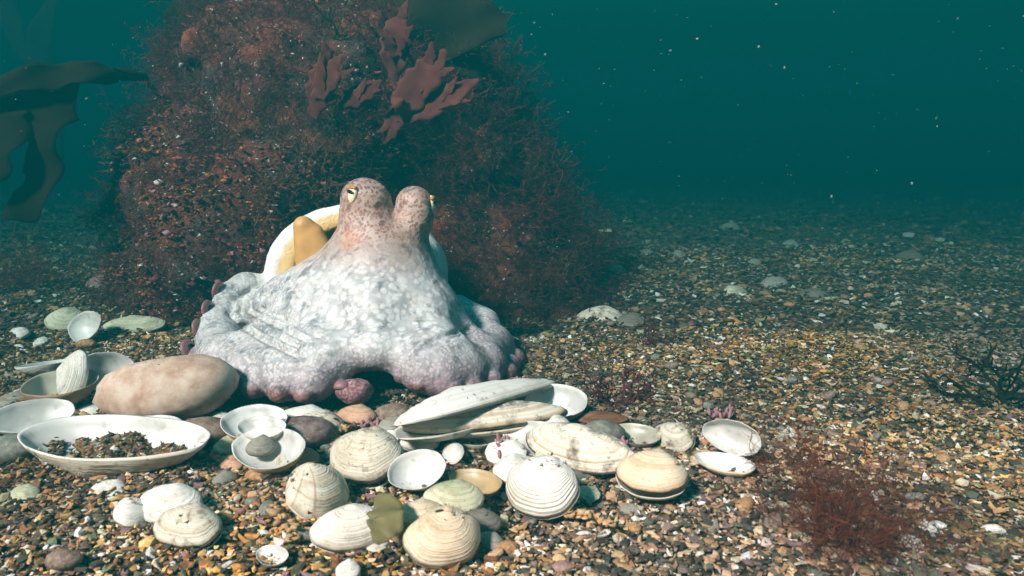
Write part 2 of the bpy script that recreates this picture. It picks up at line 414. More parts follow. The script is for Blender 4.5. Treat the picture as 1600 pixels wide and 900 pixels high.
# ------------------------------------------------------------------ boulder and its growth
M_ROCK = mat_rock()
def boulder():
    P, lo = grid((-.66, .66, -.06), (.3, 1.5, .52), .009)
    f = None
    for px, py, Y, r, sy, sz in ((420, 370, .90, 190, .85, 1.0), (330, 300, .95, 140, .9, .9), (470, 150, 1.02, 215, .9, .75), (745, 380, 1.03, 160, .95, 1.15),
                         (650, 260, 1.10, 190, .9, 1.0), (560, 480, .86, 150, .75, .7), (800, 490, .93, 105, .9, .9), (290, 450, .93, 85, .9, .9)):
        c = at_y(px, py, Y); rr = r*mpp(c)
        d = s_ell(P, c, (rr, rr*sy, rr*sz)); f = d if f is None else smin(f, d, .05)
    f = f+.030*fbm(P, 7, 4)+.012*np.abs(fbm(P+4.4, 16, 2))
    V, Fc = surface_nets(f, lo, .009); V = relax(V, Fc, 1)
    V = V+.006*np.stack([fbm(V+k*9, 45, 2) for k in range(3)], 1)
    o = obj('boulder', mesh_np('boulder', V, Fc), M_ROCK)
    return tag(o, 'large boulder crusted rust red and maroon behind the octopus', 'boulder')
BOULDER = boulder()

def ribbons(paths, name, mat):
    V, F = [], []
    for pts, ws in paths:
        pts = np.asarray(pts); b = len(V)
        d = np.gradient(pts, axis=0)
        side = np.cross(d, rng.normal(size=3)); side /= np.linalg.norm(side, axis=1)[:, None]+1e-9
        for p, s, w in zip(pts, side, ws): V += [p-s*w, p+s*w]
        for k in range(len(pts)-1): F.append((b+2*k, b+2*k+1, b+2*k+3, b+2*k+2))
    return mesh_np(name, np.array(V), np.array(F), True)
def tuft_paths(n, L, spread, w, branch=5, up=1.0, sub=3):
    out = []
    for _ in range(n):
        d = np.array([rng.normal(0, spread), rng.normal(0, spread), up]); d /= np.linalg.norm(d)
        def grow(p, d, L, w, lev):
            k = 5; pts = [p]; dd = d.copy()
            for i in range(k):
                dd = dd+rng.normal(0, .22, 3); dd /= np.linalg.norm(dd); pts.append(pts[-1]+dd*L/k)
            ws = np.linspace(w, w*.45, k+1); out.append((pts, ws))
            if lev > 0:
                for _ in range(branch):
                    i = rng.integers(1, k+1); nd = dd+rng.normal(0, .75, 3); nd /= np.linalg.norm(nd)
                    grow(pts[i], nd, L*rng.uniform(.3, .55), w*.7, lev-1)
        grow(np.array([rng.normal(0, .12*L), rng.normal(0, .12*L), -.1*L]), d, L*rng.uniform(.6, 1), w, sub)
    return out
M_RED = mat_weed('dark_red_weed', (0.065, 0.011, 0.012), (0.20, 0.036, 0.034), .3)
M_MAR = mat_weed('maroon_weed', (0.034, 0.008, 0.011), (0.115, 0.024, 0.030), .3)
M_BRN = mat_weed('tan_turf', (0.06, 0.028, 0.02), (0.2, 0.09, 0.06), .3)
M_OLV = mat_weed('olive_weed', (0.03, 0.035, 0.008), (0.08, 0.08, 0.02), .3)
M_RST = mat_weed('rust_turf', (0.09, 0.022, 0.01), (0.24, 0.075, 0.02), .25)
def tuft_mesh(n, L, spread, w, branch, sub, mat, nm):
    me = ribbons(tuft_paths(n, L, spread, w, branch, 1.0, sub), nm, mat); me.materials.append(mat); return me
TUFT = {
 'maroon': [tuft_mesh(16, .048, .8, .0006, 4, 3, M_MAR, 'algae_tuft') for _ in range(3)],
 'red': [tuft_mesh(16, .044, .8, .0006, 4, 3, M_RED, 'algae_tuft') for _ in range(3)],
 'tan': [tuft_mesh(14, .03, .7, .0007, 5, 2, M_BRN, 'algae_tuft') for _ in range(3)],
 'rust': [tuft_mesh(12, .013, .9, .0007, 4, 2, M_RST, 'algae_tuft') for _ in range(2)],
 'olive': [tuft_mesh(7, .05, .4, .0014, 4, 2, M_OLV, 'algae_tuft') for _ in range(2)],
}
TLAB = {'maroon': 'dark maroon bushy algae tuft', 'red': 'deep red feathery algae tuft', 'tan': 'fluffy greyish tan algae tuft', 'olive': 'olive green wispy algae tuft'}
def project(p):
    d = p-Vector((0, 0, CAM_H)); depth = d.y*cp-d.z*sp; up = d.y*sp+d.z*cp
    return W0/2+FPX*d.x/depth, H0/2-FPX*up/depth
def grow_on_boulder():
    me = BOULDER.data; n = len(me.polygons)
    ce = np.zeros(n*3, np.float32); no = np.zeros(n*3, np.float32)
    me.polygons.foreach_get('center', ce); me.polygons.foreach_get('normal', no)
    ce, no = ce.reshape(-1, 3), no.reshape(-1, 3)
    ok = (ce[:, 2] > .005) & (no[:, 1] < .55)
    ids = np.flatnonzero(ok); rng.shuffle(ids); taken = []; cnt = {}; rust = []
    for i in ids:
        p = ce[i]; q = Vector(p); x, y = project(q)
        front = x < 610 and 175 < y < 500 and no[i, 1] < -.1
        if front: kind = rng.choice(['rust', 'tan', 'red', 'maroon'], p=[.5, .30, .14, .06])
        elif y < 190 and 480 < x < 640: kind = rng.choice(['maroon', 'red', 'olive'], p=[.5, .25, .25])
        elif y < 250: kind = rng.choice(['maroon', 'red'], p=[.75, .25])
        else: kind = rng.choice(['maroon', 'red', 'tan'], p=[.5, .42, .08])
        if 590 < x < 840 and 470 < y: kind = rng.choice(['tan', 'rust', 'maroon'], p=[.4, .2, .4])
        if 420 < x < 600 and 180 < y < 290: kind = rng.choice(['tan', 'rust'], p=[.8, .2])
        sp_ = {'maroon': .034, 'red': .034, 'tan': .026, 'rust': .02, 'olive': .03}[kind]
        if any((p[0]-t[0])**2+(p[1]-t[1])**2+(p[2]-t[2])**2 < (sp_*.5+t[3]*.5)**2 for t in taken): continue
        if cnt.get(kind, 0) >= {'maroon': 140, 'red': 85, 'tan': 60, 'olive': 12, 'rust': 260}[kind]: continue
        cnt[kind] = cnt.get(kind, 0)+1; taken.append((*p, sp_))
        nn = Vector(no[i]); up = (nn+Vector((0, 0, .5 if kind in ('maroon', 'red', 'olive') else .15))).normalized()
        M = Matrix.Translation(q-nn*.004) @ up.to_track_quat('Z', 'Y').to_matrix().to_4x4() @ Matrix.Rotation(rng.uniform(0, 6.28), 4, 'Z') @ Matrix.Scale(rng.uniform(.75, 1.3)*(1.35 if x > 700 and kind != 'rust' else 1.0), 4)
        if kind == 'rust':
            rust.append((M, rng.integers(2))); continue
        o = obj('algae_tuft', TUFT[kind][rng.integers(len(TUFT[kind]))], None, None, M)
        where = 'crown of the boulder' if no[i, 2] > .55 or y < 150 else ('boulder face above the octopus' if x < 620 and y < 330 else ('boulder foot behind the octopus' if y > 400 else ('boulder flank above the open gravel' if x > 700 else 'shaded middle of the boulder')))
        tag(o, TLAB[kind]+' on the '+where, 'algae', TLAB[kind]+' on the '+where)
    Vs, Fs, off = [], [], 0
    for M, k in rust:
        m_ = TUFT['rust'][k]; v_ = np.zeros(len(m_.vertices)*3, np.float32); m_.vertices.foreach_get('co', v_); v_ = v_.reshape(-1, 3)
        f_ = np.zeros(len(m_.loops), np.int32); m_.loops.foreach_get('vertex_index', f_)
        A = np.array(M); Vs.append(v_ @ A[:3, :3].T+A[:3, 3]); Fs.append(f_.reshape(-1, 4)+off); off += len(v_)
    me = mesh_np('algae_turf', np.concatenate(Vs), np.concatenate(Fs)); tag(obj('algae_turf', me, M_RST), 'short rust orange turf crusting the boulder face', 'algae', kind='stuff')
    return cnt
print('tufts', grow_on_boulder())

def crust():
    me = BOULDER.data; n = len(me.polygons)
    ce = np.zeros(n*3, np.float32); no = np.zeros(n*3, np.float32)
    me.polygons.foreach_get('center', ce); me.polygons.foreach_get('normal', no); ce, no = ce.reshape(-1, 3), no.reshape(-1, 3)
    px = np.array([project(Vector(p)) for p in ce]); g = fbm(ce, 14, 2)
    wgt = ((no[:, 1] < .1) & (ce[:, 2] > .01))*np.where((px[:, 0] < 620) & (px[:, 1] > 175), 1.0, .10)*np.clip(.6+g, .05, 2)
    k = 6500; pick = rng.choice(n, k, p=wgt/wgt.sum()); pos = ce[pick]+no[pick]*rng.uniform(0, .006, (k, 1))+rng.normal(0, .004, (k, 3))
    V, F, col = chips(pos, rng.choice([.0012, .0019, .003, .0045], k, p=[.4, .35, .19, .06]))
    pal = np.array([(.17, .026, .02), (.34, .10, .022), (.08, .018, .022), (.26, .05, .04), (.12, .06, .05), (.34, .16, .22), (.65, .58, .6)])
    c = pal[rng.choice(7, k, p=[.28, .22, .2, .14, .08, .05, .03])]*rng.uniform(.7, 1.3, (k, 1))
    m2 = mesh_np('crust', V, F); attr(m2, 'tone', np.repeat(c, 12, 0)); tag(obj('crust', m2, M_GRAVEL), 'knobbly rust and crimson crust with white specks on the boulder', 'crust', kind='stuff')
crust()

# ------------------------------------------------------------------ seaweed blades
def blade_mesh(name, pts, widths, thick, normal, wave=0.0, lobes=0.0, nseg=40, ncross=8, seed=0):
    """A leaf-like blade along a 3D polyline, with real thickness, ruffled edges and lobed outline."""
    pts = np.array([tuple(p) for p in pts]); k = len(pts)
    tt = np.linspace(0, 1, nseg); src = np.linspace(0, 1, k)
    def cr(y):
        return np.interp(tt, src, y)
    c = np.stack([cr(pts[:, a]) for a in range(3)], 1)
    for _ in range(6): c[1:-1] = (c[:-2]+2*c[1:-1]+c[2:])/4
    w = np.interp(tt, src, widths)
    r = np.random.default_rng(seed); ph = r.uniform(0, 6.28, 4)
    d = np.gradient(c, axis=0); d /= np.linalg.norm(d, axis=1)[:, None]
    nrm = np.array(normal, float); side = np.cross(d, nrm); side /= np.linalg.norm(side, axis=1)[:, None]
    nn = np.cross(side, d)
    u = np.linspace(-1, 1, ncross+1); V = []
    wl_ = w*(1+lobes*(np.sin(tt*23+ph[0])*.6+np.sin(tt*41+ph[1])*.4)); wr_ = w*(1+lobes*(np.sin(tt*21+ph[2])*.6+np.sin(tt*37+ph[3])*.4))
    for sgn in (1, -1):
        for i in range(nseg):
            for q in u:
                ww = wl_[i] if q < 0 else wr_[i]
                h = wave*w[i]*(abs(q)**1.5*math.sin(tt[i]*19+ph[0]+q)+.5*math.sin(tt[i]*9+ph[1]+2*q))
                V.append(c[i]+side[i]*q*ww+nn[i]*(h+sgn*thick*(1-q*q*.9)))
    m = ncross+1; F = []
    for sgn in (0, 1):
        o = sgn*nseg*m
        for i in range(nseg-1):
            for j in range(ncross):
                f = (o+i*m+j, o+i*m+j+1, o+(i+1)*m+j+1, o+(i+1)*m+j)
                F.append(f if sgn == 0 else f[::-1])
    o = nseg*m
    for i in range(nseg-1):
        F.append((i*m, (i+1)*m, o+(i+1)*m, o+i*m)); F.append((i*m+ncross, o+i*m+ncross, o+(i+1)*m+ncross, (i+1)*m+ncross))
    return mesh_np(name, np.array(V), np.array(F))
M_DULSE = mat_weed('dusky_pink_blade', (0.09, 0.026, 0.024), (0.23, 0.075, 0.066), .55, .9)
M_KELP = mat_weed('dark_kelp', (0.006, 0.005, 0.002), (0.014, 0.011, 0.004), .15, .85)
def stipe(name, pts, r, mat, parent):
    V, F = [], []; m = 8; pts = [Vector(p) for p in pts]
    for i, p in enumerate(pts):
        d = (pts[min(i+1, len(pts)-1)]-pts[max(i-1, 0)]).normalized(); a = d.orthogonal().normalized(); b = d.cross(a)
        for k in range(m): V.append(p+(a*math.cos(6.2832*k/m)+b*math.sin(6.2832*k/m))*r*(1-.4*i/len(pts)))
    for i in range(len(pts)-1):
        for k in range(m): F.append((i*m+k, i*m+(k+1) % m, (i+1)*m+(k+1) % m, (i+1)*m+k))
    return obj(name, mesh_py(name, V, F), mat, parent)
def weed(name, label, cat, Y, blades, mat, thick, wave, lobes, group=None, norm=(0, -1, .25), stipes=()):
    root = empty(name); tag(root, label, cat, group)
    for k, (path, ws) in enumerate(blades):
        pts = [at_y(x, y, Y+(p[0] if p else 0)) for x, y, *p in path]
        s = mpp(pts[0])
        obj('blade', blade_mesh('blade', pts, [w*s for w in ws], thick, norm, wave, lobes, seed=k+len(label)), mat, root)
    for path, r in stipes:
        stipe('stipe', [at_y(x, y, Y+(p[0] if p else 0)) for x, y, *p in path], r, mat, root)
    return root
def finger(bx, by, tx, ty, w, forks):
    """a palmate blade: one broad body and a few narrow finger tips growing from it"""
    out = [([(bx, by), (bx+(tx-bx)*.35, by+(ty-by)*.35, -.01), (bx+(tx-bx)*.7, by+(ty-by)*.7, -.02), (tx, ty, -.015)], [w*.25, w*.9, w*.8, w*.1])]
    dx, dy = tx-bx, ty-by; L = math.hypot(dx, dy); nx, ny = -dy/L, dx/L
    for (f, s, ln, a) in forks:
        sx, sy = bx+dx*f, by+dy*f
        ex, ey = sx+dx/L*ln*math.cos(a)+nx*ln*math.sin(a)*s, sy+dy/L*ln*math.cos(a)+ny*ln*math.sin(a)*s
        out.append(([(sx-dx*.12, sy-dy*.12, -.012), ((sx+ex)/2, (sy+ey)/2, -.02), (ex, ey, -.024)], [w*.42, w*.3, w*.05]))
    return out
weed('dulse_weed', 'tall dusky pink blade with ragged tip rising from the boulder crown', 'seaweed', .86, finger(615, 125, 622, 12, 27, [(.75, 1, 45, .35), (.8, -1, 40, .4), (.5, 1, 40, .7), (.45, -1, 42, .8)]), M_DULSE, .0006, .13, .18)
weed('dulse_weed', 'dusky pink seaweed fan with blades spread beside the tall blade', 'seaweed', .84,
     finger(610, 185, 697, 78, 30, [(.6, 1, 50, .6), (.7, -1, 45, .6)])+finger(625, 190, 748, 124, 22, [(.5, 1, 50, .5), (.55, -1, 40, .5)])+finger(628, 160, 600, 225, 17, [(.5, 1, 30, .6)])+finger(650, 190, 610, 150, 14, []), M_DULSE, .0006, .13, .18)
weed('dulse_weed', 'dusky pink antler shaped seaweed blade above the tan algae', 'seaweed', .83,
     finger(488, 182, 520, 80, 28, [(.45, 1, 60, .75), (.7, 1, 40, .5), (.4, -1, 60, .3), (.75, -1, 45, .45)])+finger(530, 165, 597, 126, 18, [(.5, -1, 26, .7), (.6, 1, 25, .5)]), M_DULSE, .0006, .13, .2)
weed('kelp', 'dark brown kelp with long straps drooping beside the boulder', 'kelp', .86,
     [([(215, 118, .05), (150, 112), (80, 118, -.02), (10, 130, -.04), (-90, 165, -.06)], [10, 18, 20, 16, 8]),
      ([(120, 112), (72, 165, -.02), (62, 230, -.03), (70, 280, -.03), (38, 325, -.03), (5, 338, -.03)], [16, 40, 26, 30, 26, 6]),
      ([(40, 122, -.02), (10, 170, -.03), (5, 215, -.04), (-15, 265, -.05), (-40, 290, -.05)], [18, 34, 38, 26, 6])],
     M_KELP, .0012, .30, .14, stipes=[([(330, 330, .1), (270, 180, .1), (225, 120, .06), (180, 112, .02)], .006)])
weed('kelp', 'broad dark kelp blade arching over the top of the boulder', 'kelp', .95,
     [([(430, -40, .1), (540, -10, .03), (640, 15), (730, 35), (792, 38)], [30, 52, 62, 50, 12]), ([(600, 20, .05), (690, 60, .02), (735, 110), (752, 140)], [24, 26, 16, 4]),
      ([(470, -30, .1), (360, -20, .06), (290, 20, .04), (262, 60, .04)], [30, 46, 32, 8])],
     M_KELP, .0012, .34, .12, stipes=[([(560, 150, .15), (520, 60, .15), (450, -30, .12)], .007)])
weed('kelp', 'faint kelp plant standing far behind in the teal water', 'kelp', 2.0,
     [([(95, 215), (70, 120), (60, 60), (85, -10)], [8, 16, 20, 8]), ([(70, 120), (30, 70), (10, 10), (-10, -40)], [8, 14, 16, 6])],
     M_KELP, .002, .2, .1, stipes=[([(98, 262), (95, 215), (80, 120)], .006)])

# ------------------------------------------------------------------ octopus
from mathutils.bvhtree import BVHTree
OBVH = None
CAMP = Vector((0, 0, CAM_H))
def hit_octo(px, py):
    r = OBVH.ray_cast(CAMP, ray(px, py).normalized())
    return r[0], r[1]
def octopus():
    h = .0018
    P, lo = grid((-.285, .52, -.012), (.022, .83, .186), h)
    def pt(px, py, Y): return np.array(at_y(px, py, Y))
    def chain(k, nodes):
        f = None
        for (a, b) in zip(nodes[:-1], nodes[1:]):
            pa, pb = pt(*a[:3]), pt(*b[:3]); d = s_cone(P, pa, pb, a[3]*mpp(Vector(pa)), b[3]*mpp(Vector(pb)))
            f = d if f is None else smin(f, d, k)
        return f
    # head with the two eye mounds
    f = chain(.006, [(590, 425, .668, 74), (585, 385, .668, 50), (577, 350, .666, 41), (574, 319, .664, 38)])
    f = smin(f, chain(.006, [(608, 418, .668, 46), (620, 385, .668, 32), (634, 360, .668, 26)]), .005)
    f = smin(f, chain(.004, [(566, 313, .664, 33), (560, 332, .662, 28)]), .006)
    f = smin(f, chain(.004, [(648, 320, .67, 29.5), (647, 343, .668, 29), (640, 362, .668, 23)]), .0026)
    # web hanging between the arms like a tent
    web = None
    for n in ([(592, 420, .668, 68), (562, 505, .662, 104)], [(540, 445, .695, 50), (415, 500, .70, 36), (350, 530, .69, 28)],
              [(592, 422, .668, 70), (500, 480, .65, 60), (430, 530, .625, 38), (405, 550, .61, 28)],
              [(592, 422, .668, 70), (530, 500, .635, 62), (480, 562, .575, 34)],
              [(597, 425, .664, 70), (588, 500, .618, 64), (585, 536, .592, 34)],
              [(602, 432, .665, 64), (650, 500, .635, 60), (690, 562, .58, 32)],
              [(607, 425, .672, 58), (668, 490, .66, 48), (735, 548, .64, 32)],
              [(560, 430, .675, 60), (455, 465, .675, 36), (390, 485, .68, 24)]):
        d = chain(.012, n); web = d if web is None else smin(web, d, .017)
    hem = chain(.012, [(400, 545, .60, 24), (455, 558, .575, 26), (515, 560, .566, 26), (585, 548, .572, 25), (650, 556, .572, 24), (715, 556, .592, 24)])
    web = smin(web, hem, .024)
    f = smin(f, web, .016)
    # arms rolled along the ground
    left = chain(.012, [(440, 455, .735, 22), (385, 456, .722, 26), (347, 482, .70, 33), (340, 526, .662, 37), (350, 560, .60, 34), (395, 582, .567, 31), (445, 592, .552, 29), (492, 596, .548, 27), (528, 588, .56, 15)])
    f = smin(f, left, .014)
    right = chain(.012, [(715, 482, .72, 22), (752, 510, .705, 26), (768, 545, .672, 33), (757, 570, .61, 30), (725, 584, .58, 27), (690, 592, .563, 26), (652, 586, .563, 18), (630, 578, .572, 12)])
    f = smin(f, right, .014)
    # scalloped fringe: a lobe of skin over each sucker along the lower edge of the arms
    lobes = []
    for nodes in ([(340, 526, .662, 37), (350, 560, .60, 34), (395, 582, .567, 31), (445, 592, .552, 29), (492, 596, .548, 27), (528, 588, .56, 15)], [(768, 545, .672, 33), (757, 570, .61, 30), (725, 584, .58, 27), (690, 592, .563, 26), (652, 586, .563, 18), (630, 578, .572, 12)]):
        pl = [(pt(*n[:3]), n[3]*mpp(Vector(pt(*n[:3])))) for n in nodes]; carry = .004
        for (a, ra), (b, rb) in zip(pl[:-1], pl[1:]):
            L = np.linalg.norm(b-a)
            while carry < L:
                t_ = carry/L; c_ = a+(b-a)*t_; R_ = ra+(rb-ra)*t_; d_ = (b-a)/L
                side = np.array([d_[1], -d_[0], 0.]); side /= np.linalg.norm(side)+1e-9
                if side[1] > 0 or (abs(side[1]) < .5 and side[0]*(c_[0]+.12) < 0): side = -side
                lobes.append((c_+side*R_*1.02+np.array([0, 0, -R_*.42]), max(.0055, R_*.60))); carry += max(.0135, R_*1.36)
            carry -= L
    for c_, r_ in lobes: f = smin(f, s_ell(P, c_, (r_*1.08, r_*1.08, r_*.9)), .001)
    # hollow under the front arch
    a = pt(576, 614, .53); b = pt(584, 606, .66)
    f = smax(f, -s_cone(P, a, b, .0165, .011), .006)
    # mantle: hollow bag behind the head, open towards the front
    c = pt(558, 430, .742); s = mpp(Vector(c))
    out = s_ell(P, c, (142*s, .055, 112*s)); inn = s_ell(P, c-np.array([0, .012, 0]), (88*s, .05, 76*s))
    bag = smax(out, -inn, .014)
    cut = .716-P[..., 1]+.25*(P[..., 2]-c[2])
    bag = smax(bag, cut, .010)
    f = smin(f, bag, .004)
    f = f+.0006*vnoise(P, 55)+.0004*vnoise(P, 130)
    V, Fc = surface_nets(f, lo, h); V = relax(V, Fc, 1, .5)
    global OBVH
    OBVH = BVHTree.FromPolygons([tuple(v) for v in V], [tuple(q) for q in Fc])
    N = np.zeros_like(V); e1 = V[Fc[:, 1]]-V[Fc[:, 0]]; e2 = V[Fc[:, 2]]-V[Fc[:, 0]]; fn = np.cross(e1, e2)
    for k in range(4): np.add.at(N, Fc[:, k], fn)
    N /= np.linalg.norm(N, axis=1)[:, None]+1e-12
    crease = []
    for j in range(4):                               # skin folded where the arm turns under the web
        o_ = j*15
        crease.append(([(392+o_, 452-o_*.1), (362+o_*.9, 468), (358+o_, 488-o_*.15), (385+o_, 512-o_*.45), (430+o_, 538-o_*.55), (480+o_*.8, 560-o_*.6)], .0060-.0011*j, .0030))
    for j in range(3): crease.append(([(736-j*14, 512+j*9), (705-j*10, 520+j*8), (668-j*8, 534+j*8)], .0032, .0022))
    crease.append(([(430, 470), (470, 500), (500, 545)], .001, .003)); crease.append(([(355, 560), (420, 575), (520, 570)], .001, .0025))
    dis = np.zeros(len(V))
    for path, dep, wid in crease:
        p3 = []
        for (a, b) in zip(path[:-1], path[1:]):
            for t_ in np.linspace(0, 1, 24, endpoint=False):
                h_, _n = hit_octo(a[0]+(b[0]-a[0])*t_, a[1]+(b[1]-a[1])*t_)
                if h_ is not None: p3.append(tuple(h_))
        if not p3: continue
        p3 = np.array(p3); near = np.flatnonzero((np.abs(V-p3.mean(0)) < np.ptp(p3, axis=0)/2+.012).all(1))
        dd = np.min(np.linalg.norm(V[near][:, None]-p3[None], axis=2), axis=1)
        dis[near] = np.maximum(dis[near], dep*np.exp(-(dd/wid)**2))
    V = V-N*dis[:, None]
    me = mesh_np('octopus', V, Fc)
    # natural skin colours
    px = np.array([project(Vector(v)) for v in V]); X, Y = px[:, 0], px[:, 1]
    z = V[:, 2]; n1 = fbm(V, 35, 3)
    white = np.array([.60, .60, .60]); col = np.tile(white, (len(V), 1)); col += n1[:, None]*.05
    def blend(m, c): 
        nonlocal col
        m = np.clip(m, 0, 1)[:, None]; col = col*(1-m)+np.array(c)*m
    hz = at_y(600, 425, .66).z; tz = at_y(600, 365, .66).z
    head = np.clip((z-hz)/(tz-hz)+n1*.18, 0, 1)*(V[:, 1] < .715)
    blend(head*.92, (.24, .11, .07))
    headm = head.copy()
    org = np.clip(1-np.hypot((V[:, 0]-at_y(548, 370, .65).x)/.013, (z-at_y(548, 370, .65).z)/.013)+n1*.9, 0, 1)*(V[:, 1] < .71)
    blend(org*.7, (.44, .17, .07))
    top = np.clip((z-at_y(560, 312, .66).z)/.012+n1*.3, 0, 1)*(V[:, 1] < .715); blend(top*.7, (.15, .075, .07))
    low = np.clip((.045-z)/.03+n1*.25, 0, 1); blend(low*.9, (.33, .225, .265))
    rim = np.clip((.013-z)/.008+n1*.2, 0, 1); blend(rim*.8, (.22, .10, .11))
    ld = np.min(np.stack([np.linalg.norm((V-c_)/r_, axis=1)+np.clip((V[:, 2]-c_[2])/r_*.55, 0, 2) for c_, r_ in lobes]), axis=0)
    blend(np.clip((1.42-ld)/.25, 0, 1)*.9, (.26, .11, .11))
    # mantle lining
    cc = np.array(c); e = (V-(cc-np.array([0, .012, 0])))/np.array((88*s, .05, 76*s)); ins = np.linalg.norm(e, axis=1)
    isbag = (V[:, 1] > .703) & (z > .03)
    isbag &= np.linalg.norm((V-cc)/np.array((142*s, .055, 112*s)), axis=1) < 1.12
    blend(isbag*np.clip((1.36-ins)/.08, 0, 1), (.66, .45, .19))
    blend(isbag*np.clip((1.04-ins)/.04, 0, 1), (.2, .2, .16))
    blend(isbag*np.clip((ins-1.36)/.06, 0, 1), (.7, .69, .67))
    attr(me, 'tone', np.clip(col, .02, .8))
    big = np.clip(1-np.abs(X-600)/190, 0, 1)*np.clip((z-.035)/.03, 0, 1)*np.clip((tz-z)/.02, 0, 1)
    attr(me, 'head', headm); attr(me, 'plain', isbag.astype(float)*.85)
    attr(me, 'cells', np.clip(big*2.2, 0, 1))
    # wrinkles of the folded skin: carve thin creases along the fold lines
    root = empty('octopus', Matrix.Translation((0, 0, 0)))
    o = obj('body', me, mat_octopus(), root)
    return root, o, V, Fc
OCTO, OBODY, OV, OF = octopus()
tag(OCTO, 'pale octopus with brown raised eyes sitting on clam shells before the boulder', 'octopus')
def uv_ball(rx, ry, rz, m=20, n=12, dent=None):
    V, F = [], []
    for i in range(n+1):
        th = math.pi*i/n
        for k in range(m):
            a = 6.28318*k/m; V.append((rx*math.sin(th)*math.cos(a), ry*math.sin(th)*math.sin(a), rz*math.cos(th)))
    for i in range(n):
        for k in range(m): F.append((i*m+k, (i+1)*m+k, (i+1)*m+(k+1) % m, i*m+(k+1) % m))
    return V, F
def octo_eyes():
    cream = mat_plain('eye_cream', (.72, .62, .42), .25, .12, 400); amber = mat_plain('eye_amber', (.36, .17, .05), .35, .2, 400)
    dark = mat_plain('eye_slit', (.008, .007, .008), .2, .1, 400)
    for (px, py, side) in ((549, 303, -1), (679, 320, 1)):
        p = None
        for dx in range(0, 14):
            p, nrm = hit_octo(px-side*dx, py)
            if p is not None: break
        if p is None: continue
        s = mpp(p); out = (nrm+Vector((side*.6, 0, 0))).normalized()
        zax = out; xax = Vector((0, 0, 1)).cross(zax).normalized(); yax = zax.cross(xax)
        M = Matrix.Translation(p-out*.0016) @ Matrix((xax, yax, zax)).transposed().to_4x4()
        s *= 1.25; V, F = uv_ball(8*s, 12*s, 5.5*s)
        eye = obj('eye', mesh_py('eye', V, F), cream, OCTO, M)
        V, F = uv_ball(7.6*s, 2.7*s, 2.2*s); sl = obj('pupil', mesh_py('pupil', V, F), dark, eye, Matrix.Translation((0, 2.2*s, 4.3*s)) @ Matrix.Rotation(R(-8), 4, 'Z'))
        V, F = uv_ball(8*s, 3.6*s, 3.6*s); obj('eyelid', mesh_py('eyelid', V, F), amber, eye, Matrix.Translation((0, 7.8*s, 2.0*s)))
octo_eyes()
def funnel():
    c0 = at_y(488, 352, .702); s = mpp(c0); h = .0013
    a, b = np.array(at_y(482, 358, .702)), np.array(at_y(502, 425, .704))
    lo, hi = np.minimum(a, b)-.034, np.maximum(a, b)+.034
    P, lo = grid(lo, hi, h)
    f = s_cone(P, np.array(at_y(474, 354, .699)), np.array(at_y(486, 428, .702)), 16*s, 22*s)
    f = smin(f, s_cone(P, np.array(at_y(491, 366, .701)), np.array(at_y(512, 424, .703)), 16*s, 24*s), .006)
    f = smin(f, s_cone(P, np.array(at_y(481, 362, .706)), np.array(at_y(498, 428, .706)), 14*s, 20*s), .003)
    f = f+.0006*vnoise(P, 90)
    V, Fc = surface_nets(f, lo, h); V = relax(V, Fc, 2)
    obj('funnel', mesh_np('funnel', V, Fc), mat_plain('funnel_skin', (.54, .30, .10), .5, .4, 45), OCTO)
funnel()
def suckers():
    # cup: a fleshy disc with rim and a dished face
    prof = [(0, -.25), (.3, -.22), (.55, -.02), (.75, .10), (.92, .06), (1.0, -.12), (.95, -.38), (.8, -.6), (.5, -.75)]
    m = 20; V, F = [], []
    for r_, z in prof:
        for k in range(m):
            a = 6.28318*k/m; rr = r_*(1+.03*math.sin(3*a)); V.append((rr*math.cos(a), rr*math.sin(a), z))
    for i in range(len(prof)-1):
        for k in range(m): F.append((i*m+k, i*m+(k+1) % m, (i+1)*m+(k+1) % m, (i+1)*m+k))
    me = mesh_py('sucker', V, F); me.materials.append(mat_plain('sucker_flesh', (.25, .11, .115), .45, .35, 220))
    lst = [(306, 548, 19, .05), (308, 516, 17, .05), (316, 486, 17, .05), (336, 456, 17, .05)]
    def low_edge(px):
        for y in range(665, 520, -2):
            if hit_octo(px, y)[0] is not None: return y
        return None
    px = 326.0; k = 0
    px = 536.0
    while px < 628:
        r = (17, 20, 18, 22, 19)[k % 5]*(1.0 if px < 520 or px > 640 else .72)
        y = low_edge(px)
        if y: lst.append((px, y, r, .4))
        px += r*1.75; k += 1
    for (px, py, r, k_out) in lst:
        best = None
        cx, cy = (px, 480) if k_out > .1 else (480, 520)
        for k in range(-30, 90):                       # walk in from outside until the skin is met
            x = px+(cx-px)*k/250; y = py+(cy-py)*k/250
            p, n = hit_octo(x, y)
            if p is not None: best = (p, n); break
        if best is None: continue
        p, n = best; s = mpp(p)
        outward = (Vector((px-cx, 0, -(py-cy))) if k_out < .1 else Vector(((px-560)*.35, 0, -110))).normalized()
        zax = (outward*.9+Vector((0, .1, -.25))).normalized() if k_out < .1 else Vector((outward.x*.5, -.42, -.85)).normalized()
        r *= 1.15 if k_out > .1 else 1.0
        base = p+(Vector((0, -.45*r*s, .22*r*s)) if k_out > .1 else outward*.05*r*s+Vector((0, .5*r*s, 0)))
        base.z = max(base.z, gh(base.x, base.y)+.3*r*s)
        M = Matrix.Translation(base) @ zax.to_track_quat('Z', 'Y').to_matrix().to_4x4() @ Matrix.Diagonal((r*s, r*s, r*s*(1.2 if k_out > .1 else .5), 1))
        obj('sucker', me, None, OCTO, M)
suckers()

